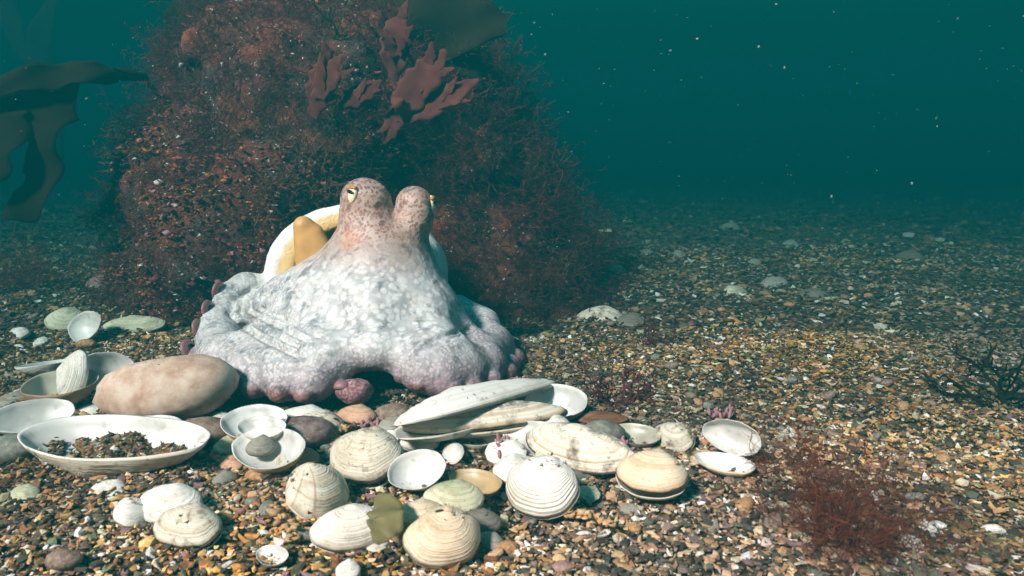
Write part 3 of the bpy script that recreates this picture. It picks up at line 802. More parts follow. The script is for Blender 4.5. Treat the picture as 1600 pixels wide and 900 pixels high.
# ------------------------------------------------------------------ bivalve shells
def valve_mesh(asp=.75, depth=.28, ux=.08, uy=.3, p=2.1, taper=0.0, rough=.016, seed=0, thick=.022, n=18, m=44, ridge=.0035):
    """unit-length valve: length along X, hinge towards +Y, dome +Z, real thickness"""
    r = np.random.default_rng(seed); ph = r.uniform(0, 6.28, 5)
    th = np.linspace(0, 2*np.pi, m, endpoint=False)
    x = .5*np.sign(np.cos(th))*np.abs(np.cos(th))**.94; y = .5*asp*np.sign(np.sin(th))*np.abs(np.sin(th))**.92
    y = np.where(y > 0, y*(1-.35*np.abs((x-ux)*2)**1.5*np.clip(asp, 0, 1)), y); y = y*(1-taper*(x+.5)*.8)
    w = 1+rough*(np.sin(3*th+ph[0])+.7*np.sin(5*th+ph[1])+.6*np.sin(9*th+ph[2])+.35*np.sin(17*th+ph[3])*np.sin(3*th+ph[4])); x, y = x*w, y*w
    U = np.array([ux, .43*asp])
    t = (np.arange(n+1)/n)**.85
    cx, cy = ux*.6, .10*asp; oa = np.arctan2(y-cy, x-cx); orr = np.hypot(x-cx, y-cy); od = np.argsort(oa)
    oa, orr = oa[od], orr[od]; oa = np.concatenate([oa-2*np.pi, oa, oa+2*np.pi]); orr = np.tile(orr, 3)
    def surf(D, sc, zo):
        X = U[0]+t[:, None]*(x-U[0])[None]; Y = U[1]+t[:, None]*(y-U[1])[None]
        rho = np.hypot(X-cx, Y-cy)/np.interp(np.arctan2(Y-cy, X-cx), oa, orr); rho = np.clip(rho, 0, 1); rho[-1] = 1
        Z = D*(1-rho**p)**.72
        if zo == 0:
            Z = Z+D*.16*np.exp(-((X-U[0])**2+(Y-U[1]+.03)**2)/.006)*(1-rho**8)
            Z = Z+ridge*(np.sin(t*46+ph[3])*np.sin(t*17+ph[4]))[:, None]*np.clip(t*3, 0, 1)[:, None]*(rho < 1)
        return np.stack([X*sc, Y*sc, Z+zo], -1).reshape(-1, 3)
    A = surf(depth, 1, 0.0); B = surf(depth-thick, 1-thick*1.3, .001)
    B[-m:, 2] = A[-m:, 2]+.004
    V = np.concatenate([A, B]); N = (n+1)*m; F = []; mi = []
    for i in range(n):
        for k in range(m):
            a, b, c, d = i*m+k, i*m+(k+1) % m, (i+1)*m+(k+1) % m, (i+1)*m+k
            F.append((a, d, c, b)); mi.append(0); F.append((N+a, N+b, N+c, N+d)); mi.append(1)
    for k in range(m):
        a, b = n*m+k, n*m+(k+1) % m; F.append((a, N+a, N+b, b)); mi.append(1)
    me = mesh_np('valve', V, np.array(F)); me.polygons.foreach_set('material_index', np.array(mi, dtype=np.int32))
    attr(me, 'ring', np.tile(np.repeat(t, m), 2)); attr(me, 'ang', np.tile(np.tile(np.minimum(th, 2*np.pi-th)/np.pi, n+1), 2))
    return me
SH = {'clam': dict(asp=.78, depth=.30), 'round': dict(asp=.92, depth=.30, ux=.04), 'oval': dict(asp=.64, depth=.24), 'otter': dict(asp=.42, depth=.115, ux=-.06, uy=.3, taper=.1),
      'trough': dict(asp=.42, depth=.19, ux=-.06, uy=.3, taper=.1), 'long': dict(asp=.30, depth=.085, ux=-.1, uy=.3, taper=.15), 'flat': dict(asp=.72, depth=.16), 'cockle': dict(asp=.85, depth=.36)}
_vc = {}
def valve(shape, v=0):
    if (shape, v) not in _vc: _vc[shape, v] = valve_mesh(seed=hash_s(shape)+v, rough=.010+.006*v, **SH[shape])
    return _vc[shape, v]
def hash_s(s): return sum(ord(c)*(i+3) for i, c in enumerate(s)) % 9973
IN_W = mat_inner('shell_inside_white', (.66, .66, .63), .6); IN_D = mat_inner('shell_inside_drab', (.40, .38, .30), .5); IN_O = mat_inner('shell_inside_ochre', (.42, .30, .15), .4)
SM = {'white': mat_shell('shell_white', (.74, .73, .69), (.64, .60, .52), dirt=.12), 'beige': mat_shell('shell_beige', (.68, .58, .43), (.56, .40, .25), dirt=.15, bandw=6),
      'ray': mat_shell('shell_rayed', (.66, .62, .52), (.52, .42, .28), ray=.8, dirt=.3), 'green': mat_shell('shell_greenish', (.60, .60, .46), (.42, .42, .26), green=.6, dirt=.3),
      'mottle': mat_shell('shell_mottled', (.58, .55, .46), (.42, .36, .26), dirt=.8, dirtc=(.13, .09, .06)), 'brown': mat_shell('shell_brown', (.38, .24, .14), (.22, .13, .08), dirt=.4),
      'peach': mat_shell('shell_peach', (.56, .35, .22), (.42, .24, .15), dirt=.25), 'ridge': mat_shell('shell_ridged', (.74, .73, .68), (.62, .60, .52), ridge=1.0, dirt=.06, bandw=14),
      'streak': mat_shell('shell_streaked', (.72, .68, .59), (.50, .36, .20), dirt=.7, dirtc=(.06, .04, .025), bandw=16), 'grey': mat_shell('shell_grey', (.30, .29, .25), (.20, .18, .15), dirt=.4),
      'dusk': mat_shell('shell_dusky', (.15, .14, .12), (.10, .08, .07), dirt=.5), 'mussel': mat_shell('shell_mussel', (.16, .065, .03), (.09, .035, .018), dirt=.2, rough=.35)}
def place(px, py, Lpx, rot, verts, lift):
    """stand a rotated unit-length body on the seabed so that its middle shows at the pixel"""
    Z = np.array([rot @ Vector(v) for v in verts]) if len(verts) < 400 else (np.asarray(verts) @ np.array(rot.to_3x3()).T)
    zmin = Z[:, 2].min(); mid = (Z.min(0)+Z.max(0))/2; L = .05
    for _ in range(5):
        zc = lift-zmin*L+mid[2]*L
        p = at_z(px, py, zc); L = Lpx*mpp(p)
    return Matrix.Translation(p-Vector(mid)*L) @ rot.to_4x4() @ Matrix.Scale(L, 4)
def mverts(me):
    a = np.zeros(len(me.vertices)*3, np.float32); me.vertices.foreach_get('co', a); return a.reshape(-1, 3)
def yaw_of(a, pitch):                        # slope seen in the picture -> turn on the seabed, and how much it shortens
    e = math.sin(R(min(85, abs(22+pitch))))
    if abs(a) > 55: return a, 1.0
    y = math.atan(math.tan(R(a))/e); return math.degrees(y), 1/math.sqrt(math.cos(y)**2+(math.sin(y)*e)**2)
def rotm(yaw, pitch, roll): return Matrix.Rotation(R(yaw), 3, 'Z') @ Matrix.Rotation(R(pitch), 3, 'X') @ Matrix.Rotation(R(roll), 3, 'Y')
def shell(label, px, py, L, shape, mat, yaw=0, pitch=20, roll=0, cup=False, lift=-.002, v=0, inner=None, name='clam_shell', group=None):
    base = valve(shape, v); key = (shape, v, mat, id(inner))
    if key not in _vc:
        me = base.copy(); me.materials.append(SM[mat]); me.materials.append(inner or IN_W); _vc[key] = me
    me = _vc[key]
    yaw, k_ = yaw_of(yaw, pitch); L *= min(k_, 1.6)
    rot = rotm(yaw, pitch, roll)
    if cup: rot = rot @ Matrix.Rotation(math.pi, 3, 'X')
    o = obj(name, me, None, None, place(px, py, L, rot, mverts(me), lift))
    return tag(o, label, 'shell', group)
def pair(label, px, py, L, shape, mat, yaw=0, pitch=20, roll=0, gape=0, lift=-.003, v=0, inner=None):
    """two valves joined at the hinge; the opening faces -Y of the thing"""
    base = valve(shape, v); key = (shape, v, mat, id(inner))
    if key not in _vc:
        me = base.copy(); me.materials.append(SM[mat]); me.materials.append(inner or IN_W); _vc[key] = me
    me = _vc[key]; key2 = key+('m',)
    if key2 not in _vc:
        m2 = me.copy(); a = mverts(m2); a[:, 2] *= -1; m2.vertices.foreach_set('co', a.ravel()); m2.flip_normals(); _vc[key2] = m2
    m2 = _vc[key2]
    hy = SH[shape]['asp']*.46
    Mt = Matrix.Translation((0, hy, .006)) @ Matrix.Rotation(R(-gape/2), 4, 'X') @ Matrix.Translation((0, -hy, 0))
    Mb = Matrix.Translation((0, hy, -.006)) @ Matrix.Rotation(R(gape/2), 4, 'X') @ Matrix.Translation((0, -hy, 0))
    a = mverts(me); b = mverts(m2)
    al = np.concatenate([a @ np.array(Mt.to_3x3()).T+np.array(Mt.translation), b @ np.array(Mb.to_3x3()).T+np.array(Mb.translation)])
    yaw, k_ = yaw_of(yaw, pitch); L *= min(k_, 1.6)
    root = empty('clam', place(px, py, L, rotm(yaw, pitch, roll), al, lift))
    obj('valve', me, None, root, Mt); obj('valve', m2, None, root, Mb)
    return tag(root, label, 'clam')
def stone_mesh(seed, sx, sy, sz, amp=.12, lev=3):
    import bmesh
    bm = bmesh.new(); bmesh.ops.create_icosphere(bm, subdivisions=lev, radius=.5)
    V = np.array([v.co[:] for v in bm.verts]); d = 1+amp*fbm(V*1.0+seed*7.3, 2.2, 3)
    V = V*d[:, None]*np.array([sx, sy, sz])
    F = [[v.index for v in f.verts] for f in bm.faces]; bm.free()
    return mesh_np('stone', V, np.array(F))
ST = {'tan': mat_stone('stone_tan', (.36, .23, .165), (.47, .34, .26), (.54, .44, .36), 42), 'brown': mat_stone('stone_brown', (.12, .08, .06), (.19, .13, .10), (.25, .19, .15), 40),
      'purple': mat_stone('stone_purple', (.09, .06, .06), (.15, .10, .095), (.22, .17, .15), 40), 'grey': mat_stone('stone_grey', (.10, .11, .09), (.15, .155, .13), (.22, .22, .19), 40),
      'pink': mat_stone('stone_pink_crust', (.13, .05, .06), (.26, .11, .13), (.40, .25, .25), 70), 'mauve': mat_stone('stone_mauve', (.22, .12, .11), (.28, .16, .145), (.33, .2, .18), 25),
      'orange': mat_stone('stone_orange', (.24, .12, .05), (.34, .18, .08), (.42, .27, .14), 50), 'dotted': mat_stone('stone_dotted', (.24, .16, .08), (.34, .25, .14), (.1, .07, .04), 120)}
def stone(label, px, py, L, mat, sy=.7, sz=.5, yaw=0, pitch=0, roll=0, lift=-.004, seed=1, amp=.12, name='stone', group=None):
    me = stone_mesh(seed, 1, sy, sz, amp); me.materials.append(ST[mat])
    return tag(obj(name, me, None, None, place(px, py, L, rotm(yaw, pitch, roll), mverts(me), lift)), label, 'stone', group)

# stones first
stone('large smooth tan cobble beside the octopus arm', 258, 609, 205, 'tan', .58, .46, 3, 12, -5, seed=3, amp=.16, name='cobble')
stone('brown cobble below the large tan cobble', 318, 673, 92, 'brown', .7, .5, seed=4, name='cobble')
stone('purplish brown cobble under the striped clam', 462, 678, 118, 'purple', .7, .42, 8, seed=5, name='cobble')
stone('dark grey rounded stone under the white cupped shell', 22, 700, 92, 'grey', .7, .5, seed=6)
stone('pink crusted round pebble under the octopus arch', 553, 612, 54, 'pink', .9, .72, seed=7, lift=0, amp=.2, name='pebble')
stone('dark green grey stone behind the closed beige clam', 940, 680, 82, 'grey', .7, .62, 20, seed=8)
stone('flat mauve rock slab among the gravel by the boulder', 168, 440, 58, 'mauve', .8, .35, 10, 25, seed=9, amp=.2)
stone('small orange flat stone under the cupped teal shell', 412, 742, 60, 'orange', .6, .3, -8, seed=10)
stone('brown speckled pebble between the white and beige clams', 632, 832, 52, 'dotted', .9, .7, 0, seed=11, name='pebble')
stone('orange brown chip lying under the upright grey valve', 135, 537, 32, 'orange', .6, .5, seed=12, name='pebble')
stone('brown smooth pebble beside the peach clam', 614, 648, 64, 'brown', .7, .5, -10, seed=13, name='pebble')
stone('dark brown pebble half sunk before the paired shells', 100, 876, 56, 'brown', .7, .6, seed=14, name='pebble')
stone('mauve pebble sunk in gravel before the ridged clam', 878, 886, 34, 'mauve', .8, .5, seed=15, name='pebble')

# shells, back to front
G = dict
shell('pale grey green valve leaning behind an upright valve', 102, 499, 58, 'flat', 'green', 20, 55, inner=IN_D)
shell('upright teal shaded round valve in the gravel by the boulder', 131, 511, 58, 'round', 'white', -15, 52, 0, True, v=1)
shell('green streaked pointed valve lying by the boulder foot', 210, 506, 92, 'otter', 'green', 10, 34, 0)
shell('round valve standing tilted against the tan cobble', 168, 588, 88, 'round', 'white', 25, 50, 12, True, lift=-.004)
shell('narrow white valve standing on edge beside the tan cobble', 116, 592, 92, 'oval', 'white', 62, 8, -72, lift=-.004)
shell('small shallow cup shell behind the valve on edge', 72, 574, 66, 'oval', 'white', 10, -8, 0, True)
shell('brown rimmed cup full of gravel under the valve on edge', 98, 614, 108, 'clam', 'brown', -22, 4, 0, True, inner=IN_D)
shell('white cupped shell with dark gravel rim beside the long otter shell', 50, 657, 112, 'oval', 'white', 22, 22, 0, True, lift=.004)
shell('shallow teal shaded cup between tan cobble and long otter shell', 238, 672, 92, 'oval', 'white', -4, 10, 0, True)
OTTER = shell('long white otter shell lying cup up full of gravel', 180, 706, 312, 'trough', 'streak', -4, 9, 0, True, lift=-.006, name='otter_shell')
shell('broken white shell rim under the octopus suckers', 470, 654, 100, 'flat', 'white', -6, 18, 0, lift=.001, v=2)
pair('striped grey brown clam under the octopus arm', 498, 664, 84, 'oval', 'mottle', -15, 22, 0, 0)
shell('brown backed cup shell holding a smaller white cup', 396, 668, 108, 'clam', 'peach', -12, 15, 0, True, lift=.002)
shell('small white cup nested in the brown backed cup', 408, 674, 82, 'oval', 'white', -14, 14, 0, True, lift=.012)
shell('teal shaded cup shell holding broken cockle bits', 418, 708, 128, 'oval', 'beige', -18, 24, 0, True, lift=.001)
shell('greenish shell edge beside the cup of cockle bits', 366, 692, 56, 'flat', 'green', 30, 20, 0)
shell('grey cockle valve lying inside the teal shaded cup', 408, 694, 46, 'cockle', 'grey', 10, 25, lift=.010)
pair('peach pink closed clam under the octopus arch', 556, 650, 66, 'oval', 'peach', -8, 15, 0, 0)
shell('dark grey domed cockle valve beside the white beige clam', 614, 666, 62, 'cockle', 'grey', 0, 15)
shell('tiny teal cup shell behind the white beige clam', 606, 688, 36, 'round', 'white', -30, 20, 0, True, lift=.004)
pair('white beige clam gaping slightly, spotted dark along its back', 572, 712, 124, 'clam', 'mottle', -20, 38, 0, 8, v=1)
shell('little grey white valve pointing at the grey cockle', 655, 687, 66, 'oval', 'ridge', 12, 30, 0, lift=.002)
shell('little white ridged valve standing near the otter shells', 708, 706, 58, 'oval', 'ridge', -62, 42, 0, v=1)
shell('white cup shell tipped open beside the white beige clam', 652, 738, 88, 'clam', 'beige', 24, 30, -12, True, lift=.002)
pair('large round white clam with brown rays', 496, 766, 112, 'round', 'ray', 62, 36, 0, 0)
pair('smooth white oval clam under the yellow kelp scrap', 545, 822, 118, 'oval', 'white', 14, 40, 0, 2)
shell('small tan valve behind the large beige clam', 655, 800, 82, 'oval', 'beige', 10, 28, lift=.004)
pair('large beige banded clam beside the kelp scrap', 691, 834, 122, 'clam', 'beige', 14, 46, 0, 0, v=1)
shell('pale greenish striped valve overlapping an ochre cup', 708, 773, 98, 'oval', 'green', -6, 30, lift=.004)
shell('ochre lined cup shell behind the striped valve', 742, 760, 84, 'oval', 'brown', -20, 10, 0, True, inner=IN_O, v=1)
shell('dusky brown valve behind the large beige clam', 748, 812, 74, 'oval', 'dusk', -10, 25)
shell('white valve corner jutting behind the ridged clam', 806, 730, 74, 'flat', 'white', 30, 25, lift=.002, v=1)
pair('large chalk white clam with strong growth ridges', 847, 757, 128, 'clam', 'ridge', -38, 42, 0, 0)
pair('upper long white otter shell gaping under the octopus suckers', 756, 636, 245, 'long', 'white', 14, -8, 3, 13, lift=.002, v=1)
pair('long streaked brown and white razor shell lying closed', 757, 655, 268, 'long', 'streak', 7, 6, 0, 0, lift=.005)
shell('white cup rim showing beneath the streaked razor shell', 742, 684, 96, 'oval', 'white', 5, 16, 0, True)
shell('long white cup valve slanting below the streaked razor shell', 852, 690, 150, 'otter', 'white', -28, 34, 0, True, lift=.001, name='otter_shell', v=1)
shell('banded otter shell with black scabs behind the ridged clam', 906, 696, 190, 'otter', 'streak', -32, 34, 0, lift=.002, name='otter_shell', v=2)
shell('teal shaded broad valve behind the otter shells', 868, 634, 98, 'clam', 'white', -14, 22, 0, True, lift=.002)
shell('pale thin valve tip behind the streaked razor shell', 850, 660, 90, 'oval', 'white', -12, 20, lift=.004, v=2)
shell('brown glossy mussel valve behind the otter shells', 940, 652, 84, 'long', 'mussel', -4, 42, name='mussel_shell', lift=.004)
shell('thin grey valve leaning by the dark green stone', 992, 684, 78, 'oval', 'grey', -14, 15, 0, True, inner=IN_D)
pair('mottled brown and white oval clam standing in gravel', 1053, 682, 76, 'oval', 'mottle', -52, 48, 0, 0, v=1)
pair('closed smooth beige clam with its two valves ajar', 1019, 742, 110, 'clam', 'beige', -12, 18, 0, 5, lift=.002)
pair('white clam lying open like a book on the gravel', 1137, 700, 80, 'oval', 'beige', -12, -40, 0, 86, lift=.003, v=1)
shell('round white valve behind the two paired shells', 207, 797, 62, 'round', 'white', 70, 30, 0, lift=0)
pair('white clam lying above another in the paired shells', 264, 787, 112, 'oval', 'white', -14, 34, 0, 0, v=1)
pair('white clam lying lowest in the paired shells', 293, 822, 118, 'oval', 'mottle', -16, 30, 0, 6, v=2)
shell('small white valve sunk in gravel below the otter shell', 38, 768, 50, 'oval', 'green', -10, 25)
shell('white broken valve below the long otter shell', 166, 764, 62, 'flat', 'white', -18, 18, v=2)
shell('teal shaded cup sunk in gravel before the smooth white clam', 425, 872, 56, 'oval', 'grey', -20, 15, 0, True)
shell('small white round valve at the gravel before the clams', 544, 888, 40, 'round', 'white', 0, 30)
shell('large pale valve half buried beside the boulder foot', 938, 492, 76, 'oval', 'mottle', -8, 18, lift=-.006, name='clam_shell')
shell('pale yellow green valve at the boulder foot', 888, 432, 46, 'oval', 'green', -8, 28)
shell('thin dark valve propped behind the pale buried valve', 985, 500, 44, 'flat', 'dusk', -15, 30)
for px, py, L in ((1150, 456, 56), (1130, 482, 30), (1212, 441, 60), (945, 362, 34), (1140, 353, 30), (1270, 460, 60), (1000, 462, 50), (1080, 438, 36), (905, 468, 40), (960, 420, 36), (1062, 398, 30), (1320, 408, 36), (1390, 545, 34), (1300, 470, 40), (1420, 400, 40), (1235, 380, 34), (1010, 395, 34), (60, 330, 36), (118, 300, 26), (1480, 470, 40), (1180, 410, 30)):
    shell('dim pale valve scattered on the far teal seabed', px, py, L*.85, rng.choice(['oval', 'flat', 'clam']), rng.choice(['grey', 'green', 'grey', 'dusk']), rng.uniform(-40, 40), rng.uniform(0, 18), 0, False, group='valves scattered on the far seabed', lift=-.005, v=int(rng.integers(3)))

X = [('white valve leaning on the streaked razor shell', 690, 672, 66, 'oval', 'white', 25, 34), ('beige valve wedged under the white beige clam', 530, 738, 60, 'flat', 'beige', -35, 30), ('rusty brown valve behind the round rayed clam', 470, 716, 58, 'clam', 'brown', 25, 26),
     ('white broad valve between the otter shells and the ridged clam', 790, 706, 70, 'flat', 'white', -30, 30), ('grey banded valve in front of the dark green stone', 955, 712, 50, 'oval', 'mottle', 20, 30), ('pale valve sunk under the tan cobble', 178, 655, 52, 'flat', 'white', 15, 20),
     ('small tan valve wedged under the cup of cockle bits', 360, 722, 48, 'oval', 'peach', -25, 26), ('greenish valve behind the large chalk white clam', 862, 712, 60, 'flat', 'green', 35, 30),
     ('small white valve tucked between cobbles under the nested cups', 345, 652, 36, 'oval', 'white', 20, 25), ('tan valve edge beside the purplish cobble', 520, 690, 46, 'flat', 'peach', 15, 22), ('grey ridged valve against the round rayed clam', 440, 722, 46, 'clam', 'mottle', -30, 30),
     ('thin white valve under the spotted clam', 640, 700, 52, 'flat', 'white', -20, 16), ('small brown valve beside the ochre cup', 778, 742, 40, 'oval', 'brown', -30, 28), ('dusky small valve under the ridged clam', 905, 742, 44, 'flat', 'dusk', 25, 20),
     ('tiny white valve beside the worm tube', 410, 838, 30, 'round', 'white', 10, 25), ('small grey valve before the paired shells', 352, 745, 36, 'oval', 'grey', 30, 20), ('pale green valve sunk beside the ridged clam', 918, 770, 40, 'flat', 'green', -40, 24),
     ('little grey valve below the closed beige clam', 985, 795, 34, 'oval', 'grey', -15, 20), ('small tan valve on gravel below the closed beige clam', 1085, 800, 30, 'flat', 'peach', 20, 18), ('white valve half sunk beside the tan cobble end', 140, 640, 46, 'flat', 'white', -10, 15),
     ('grey green valve under the white cupped shell', 22, 622, 54, 'oval', 'grey', 12, 15), ('teal shaded thin valve before the beige banded clam', 765, 842, 46, 'oval', 'grey', -25, 15), ('white small valve below the smooth white clam', 590, 850, 34, 'flat', 'white', 30, 25)]
for lab, px, py, L, sh_, m_, yw, pt_ in X: shell(lab, px, py, L, sh_, m_, yw, pt_, v=len(lab) % 3)

# ------------------------------------------------------------------ small countable fragments
def fragments():
    fr = []
    for k in range(6):
        base = valve_mesh(asp=.7, depth=.2, seed=50+k, n=6, m=14, thick=.05)
        V = mverts(base); cut = rng.normal(size=2); cut /= np.linalg.norm(cut)
        V[:, :2] -= np.outer(np.maximum(V[:, :2] @ cut+.05, 0)*(.75+.3*np.sin(V[:, 0]*37+k)), cut)
        base.vertices.foreach_set('co', V.ravel()); base.update(); fr.append(base)
    kinds = [('white', 'white', IN_W, 'white broken shell fragment in the gravel', 'white shell fragments in the gravel', 70), ('tan', 'peach', IN_O, 'tan broken shell fragment in the gravel', 'tan shell fragments in the gravel', 60),
             ('grey', 'grey', IN_D, 'grey green broken shell fragment in the gravel', 'grey shell fragments in the gravel', 60)]
    for nm, sm, inn, lab, grp, n in kinds:
        ms = []
        for b in fr:
            m2 = b.copy(); m2.materials.append(SM[sm]); m2.materials.append(inn); ms.append(m2)
        for _ in range(n):
            y = rng.uniform(.33, .95); x = rng.uniform(-1, 1)*(.7*y)
            if abs(x+.12) < .17 and .56 < y: continue
            L = rng.uniform(.006, .013); M = Matrix.Translation((x, y, gh(x, y)+.0018)) @ (rotm(rng.uniform(0, 360), rng.normal(0, 25), rng.normal(0, 20)) @ (Matrix.Rotation(math.pi, 3, 'X') if rng.random() < .5 else Matrix.Identity(3))).to_4x4() @ Matrix.Scale(L, 4)
            tag(obj('shell_fragment', ms[rng.integers(len(ms))], None, None, M), lab, 'fragment', grp)
    for nm, n, lab, grp in (('brown', 45, 'small brown pebble in the gravel', 'brown pebbles in the gravel'), ('grey', 45, 'small grey green pebble in the gravel', 'grey pebbles in the gravel'), ('orange', 45, 'small orange pebble in the gravel', 'orange pebbles in the gravel')):
        ms = []
        for k in range(4):
            me = stone_mesh(30+k, 1, .75, .5, .2, 2); me.materials.append(ST[nm]); ms.append(me)
        for _ in range(n):
            y = rng.uniform(.32, 1.0); x = rng.uniform(-1, 1)*(.7*y)
            if abs(x+.12) < .17 and .56 < y: continue
            L = rng.uniform(.006, .014); M = Matrix.Translation((x, y, gh(x, y)+.0015)) @ rotm(rng.uniform(0, 360), 0, rng.normal(0, 15)).to_4x4() @ Matrix.Scale(L, 4)
            tag(obj('pebble', ms[rng.integers(4)], None, None, M), lab, 'pebble', grp)
    for px, py, L, yaw, lab in ((1428, 848, 58, 60, 'long white shell splinter beside the red algae bush'), (1452, 826, 44, -30, 'short white shell splinter behind the long splinter'), (1418, 866, 34, -20, 'small white chip below the long splinter'), (1552, 826, 38, -35, 'white angular shell chip alone in the gravel'),
                                (30, 520, 44, -5, 'white shell chip by the brown gravel ridge'), (64, 533, 32, -15, 'short white chip in front of the white shell chip'), (1480, 890, 44, -40, 'white shell splinter half buried in orange gravel')):
        me = fr[len(lab) % 6].copy(); me.materials.append(SM['white']); me.materials.append(IN_W)
        tag(obj('shell_fragment', me, None, None, place(px, py, L, rotm(yaw, 25, 0), mverts(me), 0)), lab, 'fragment')
fragments()
def otter_fill():
    M = OTTER.matrix_basis; n = 2400; pos = []
    rot = M.to_3x3()
    while len(pos) < n:
        x, y = rng.uniform(-.42, .34), rng.uniform(-.16, .11)
        q = (x+.05)**2/.40**2+(y+.03)**2/.15**2+.45*math.sin(x*17+y*9)+.25*math.sin(x*41-y*30)
        if q > .85-.25*rng.random(): continue
        pos.append(tuple(M @ Vector((x, y, .125-.05*(1-max(q, 0))*rng.random()-.012*rng.random()))))
    V, F, col = chips(np.array(pos), rng.uniform(.0011, .003, n))
    me = mesh_np('gravel', V, F, False); attr(me, 'tone', np.clip(col*.75, 0, .8)); tag(obj('gravel', me, M_GRAVEL), 'dark gravel heaped inside the long otter shell', 'gravel', kind='stuff')
otter_fill()

def shell_grit():
    bpy.context.view_layer.update(); dg = bpy.context.evaluated_depsgraph_get(); pos = []
    for _ in range(6000):
        q = at_z(rng.uniform(-20, 1180), rng.uniform(575, 890), 0)
        if vnoise(np.array([q.x, q.y, 0.]), 42.)+.35*rng.normal() < .45: continue
        ok, loc, nrm, idx, ob, mt = scene.ray_cast(dg, (q.x, q.y, .09), (0, 0, -1))
        if ok and nrm.z > .72 and ob.name.split('.')[0] in ('clam_shell', 'valve', 'otter_shell', 'cobble', 'stone'): pos.append(tuple(loc+nrm*.0008))
    pos = np.array(pos); V, F, col = chips(pos, rng.choice([.0005, .0008, .0013, .002], len(pos), p=[.45, .35, .15, .05]))
    me = mesh_np('grit', V, F, False); attr(me, 'tone', np.clip(col*.7+.1, 0, .8)); tag(obj('grit', me, M_GRAVEL), 'fine grit and shell crumbs fallen on the clam shells', 'grit', kind='stuff')
shell_grit()

# ------------------------------------------------------------------ weeds on the gravel
def bush(label, px, py, Lpx, n, mat, L, spread, w, name='red_algae', sub=2, branch=5):
    p = at_z(px, py, 0)
    me = ribbons(tuft_paths(n, L, spread, w, branch, 1.0, sub), name, mat)
    tag(obj(name, me, mat, None, Matrix.Translation((p.x, p.y, gh(p.x, p.y)))), label, 'algae')
M_FIL = mat_weed('red_filaments', (0.10, 0.025, 0.015), (0.22, 0.06, 0.035), .4)
bush('wispy red brown filament algae bush growing on the open gravel', 1318, 850, 200, 60, M_FIL, .058, 1.0, .00028, sub=2, branch=8)
bush('dull red filament algae patch on the seabed beside the boulder', 20, 455, 200, 40, M_RED, .085, 1.2, .0006, sub=2, branch=6)
bush('small thin stalked dark weed on the far gravel', 1045, 462, 60, 3, M_OLV, .07, .25, .0009, sub=1, branch=3, name='stalked_weed')
bush('dark low weed clump on the gravel beside the pale buried valve', 1030, 540, 60, 12, M_MAR, .035, .9, .0007, name='low_weed')
bush('dark drifting weed strands behind the mussel shell', 965, 640, 60, 9, M_MAR, .035, 1.1, .0012, name='low_weed')
bush('dark olive weed clump on the far open seabed', 1565, 625, 60, 10, M_KELP, .05, .9, .0022, name='low_weed')
M_PINK = mat_plain('coralline_pink', (.27, .13, .15), .7, .4, 200)
for px, py, lab in ((572, 668, 'pink knobbly coralline sprig above the white beige clam'), (1130, 652, 'pink coralline sprig near the open white clam'), (785, 700, 'pink coralline sprig below the otter shells'), (975, 705, 'pale pink coralline sprig beside the closed beige clam')):
    root_p = at_z(px, py, .004); V, F = [], []
    for k in range(14):
        a = Vector((rng.normal(0, .004), rng.normal(0, .004), 0)); d = Vector((rng.normal(0, .6), rng.normal(0, .6), 1)).normalized()*rng.uniform(.004, .009)
        bV, bF = uv_ball(.0013, .0013, d.length*.6, 8, 6); q = d.to_track_quat('Z', 'Y').to_matrix(); o_ = len(V)
        V += [q @ Vector(v)+a+d*.5 for v in bV]; F += [tuple(i+o_ for i in f) for f in bF]
    tag(obj('coralline_algae', mesh_py('coralline_algae', V, F), M_PINK, None, Matrix.Translation(root_p)), lab, 'algae')
# yellow-green kelp scrap lying over the shells
M_SCRAP = mat_weed('kelp_scrap', (.20, .18, .07), (.34, .31, .15), .55, .45)
p0 = at_z(600, 812, .022)
o = obj('kelp_scrap', blade_mesh('kelp_scrap', [at_z(592, 772, .020), at_z(602, 790, .021), at_z(606, 810, .020), at_z(596, 830, .016), at_z(588, 850, .010)], [.0012, .008, .0092, .0075, .0015], .0004, (0.1, -.8, .6), .2, .14, seed=4, nseg=60), M_SCRAP)
tag(o, 'yellow green kelp scrap draped between the white and beige clams', 'kelp')
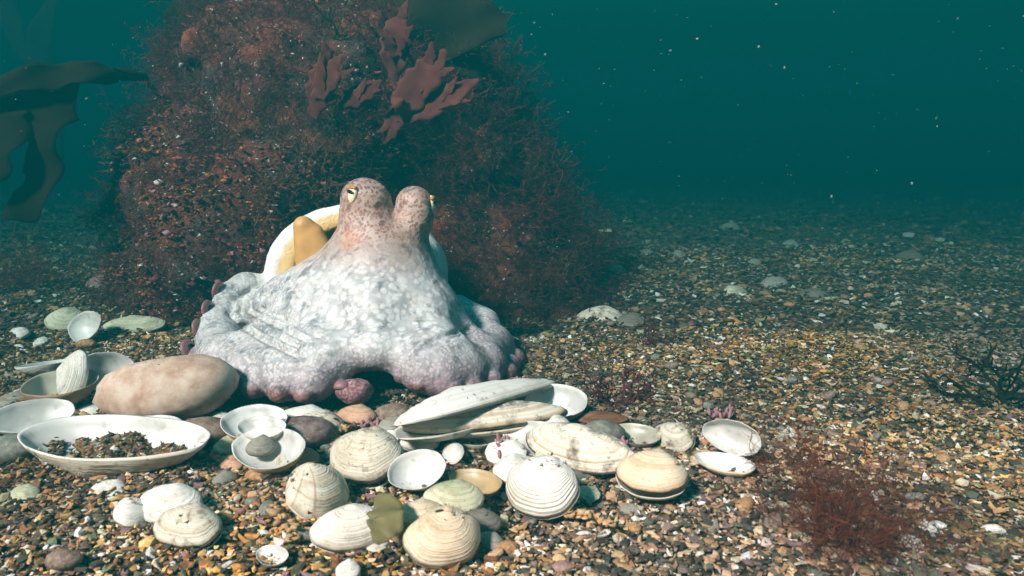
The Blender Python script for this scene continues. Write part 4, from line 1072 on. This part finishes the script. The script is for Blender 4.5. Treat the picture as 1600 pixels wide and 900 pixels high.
# beige worm tube of cemented grains
def worm_tube(label, pts):
    V, F, cols = [], [], []
    pos = []
    for (a, b) in zip(pts[:-1], pts[1:]):
        for t in np.linspace(0, 1, 9, endpoint=False): pos.append(at_z(a[0]+(b[0]-a[0])*t, a[1]+(b[1]-a[1])*t, .005+.002*rng.random())+Vector((rng.normal(0, .0012), rng.normal(0, .0012), 0)))
    pos = np.array([tuple(p) for p in pos for _ in range(2)])+rng.normal(0, .0011, (len(pos)*2, 3))
    V, F, col = chips(pos, rng.uniform(.0018, .003, len(pos))); col = np.array([.52, .33, .16])*rng.uniform(.7, 1.2, (len(pos), 1)); col = np.repeat(col, 12, 0)
    me = mesh_np('worm_tube', V, F); attr(me, 'tone', col); tag(obj('worm_tube', me, M_GRAVEL), label, 'worm tube')
worm_tube('beige grainy worm tube lying beside the rayed clam', [(415, 768), (432, 800), (452, 822), (456, 845)])
worm_tube('beige grainy worm tube above the spotted clam', [(528, 672), (548, 668)])
worm_tube('fuzzy beige worm tube below the ridged clam', [(885, 800), (920, 806), (955, 818)])

# ------------------------------------------------------------------ drifting specks and the water itself
def snow():
    n = 2600; V0, F0 = ico()
    y = rng.uniform(.45, 3.2, n); x = rng.uniform(-1, 1, n)*(.8*y+.2); z = rng.uniform(.02, .52, n)
    s = rng.choice([.0003, .0005, .0009, .002], n, p=[.5, .32, .14, .04])*(.6+.5*y)
    V = (V0[None]*s[:, None, None]*rng.uniform(.5, 1.3, (n, 1, 3))+np.stack([x, y, z], 1)[:, None]).reshape(-1, 3)
    F = (F0[None]+12*np.arange(n)[:, None, None]).reshape(-1, 3)
    tag(obj('drifting_specks', mesh_np('drifting_specks', V, F), mat_plain('speck_white', (.22, .22, .2), .9)), 'tiny white specks drifting in the teal water', 'specks', kind='stuff')
snow()
def haze():
    x, y0, y1, z0, z1 = 42, -42, 42, -1.1, 0.54
    V = [(-x, y0, z0), (x, y0, z0), (x, y1, z0), (-x, y1, z0), (-x, y0, z1), (x, y0, z1), (x, y1, z1), (-x, y1, z1)]
    F = [(0, 3, 2, 1), (4, 5, 6, 7), (0, 1, 5, 4), (1, 2, 6, 5), (2, 3, 7, 6), (3, 0, 4, 7)]
    m = bpy.data.materials.new('sea_water'); m.use_nodes = True; nt = m.node_tree; nt.nodes.remove(nt.nodes['Principled BSDF'])
    v = nt.nodes.new('ShaderNodeVolumePrincipled'); v.inputs['Color'].default_value = (0.0003, 0.0290, 0.0325, 1)
    v.inputs['Density'].default_value = 2.15; v.inputs['Absorption Color'].default_value = (0.115, 0.27, 0.27, 1)
    nt.links.new(v.outputs[0], nt.nodes['Material Output'].inputs['Volume'])
    o = obj('haze', mesh_py('haze', V, F, False), m); tag(o, 'even teal sea water that swallows the distance', 'haze', kind='stuff')
haze()
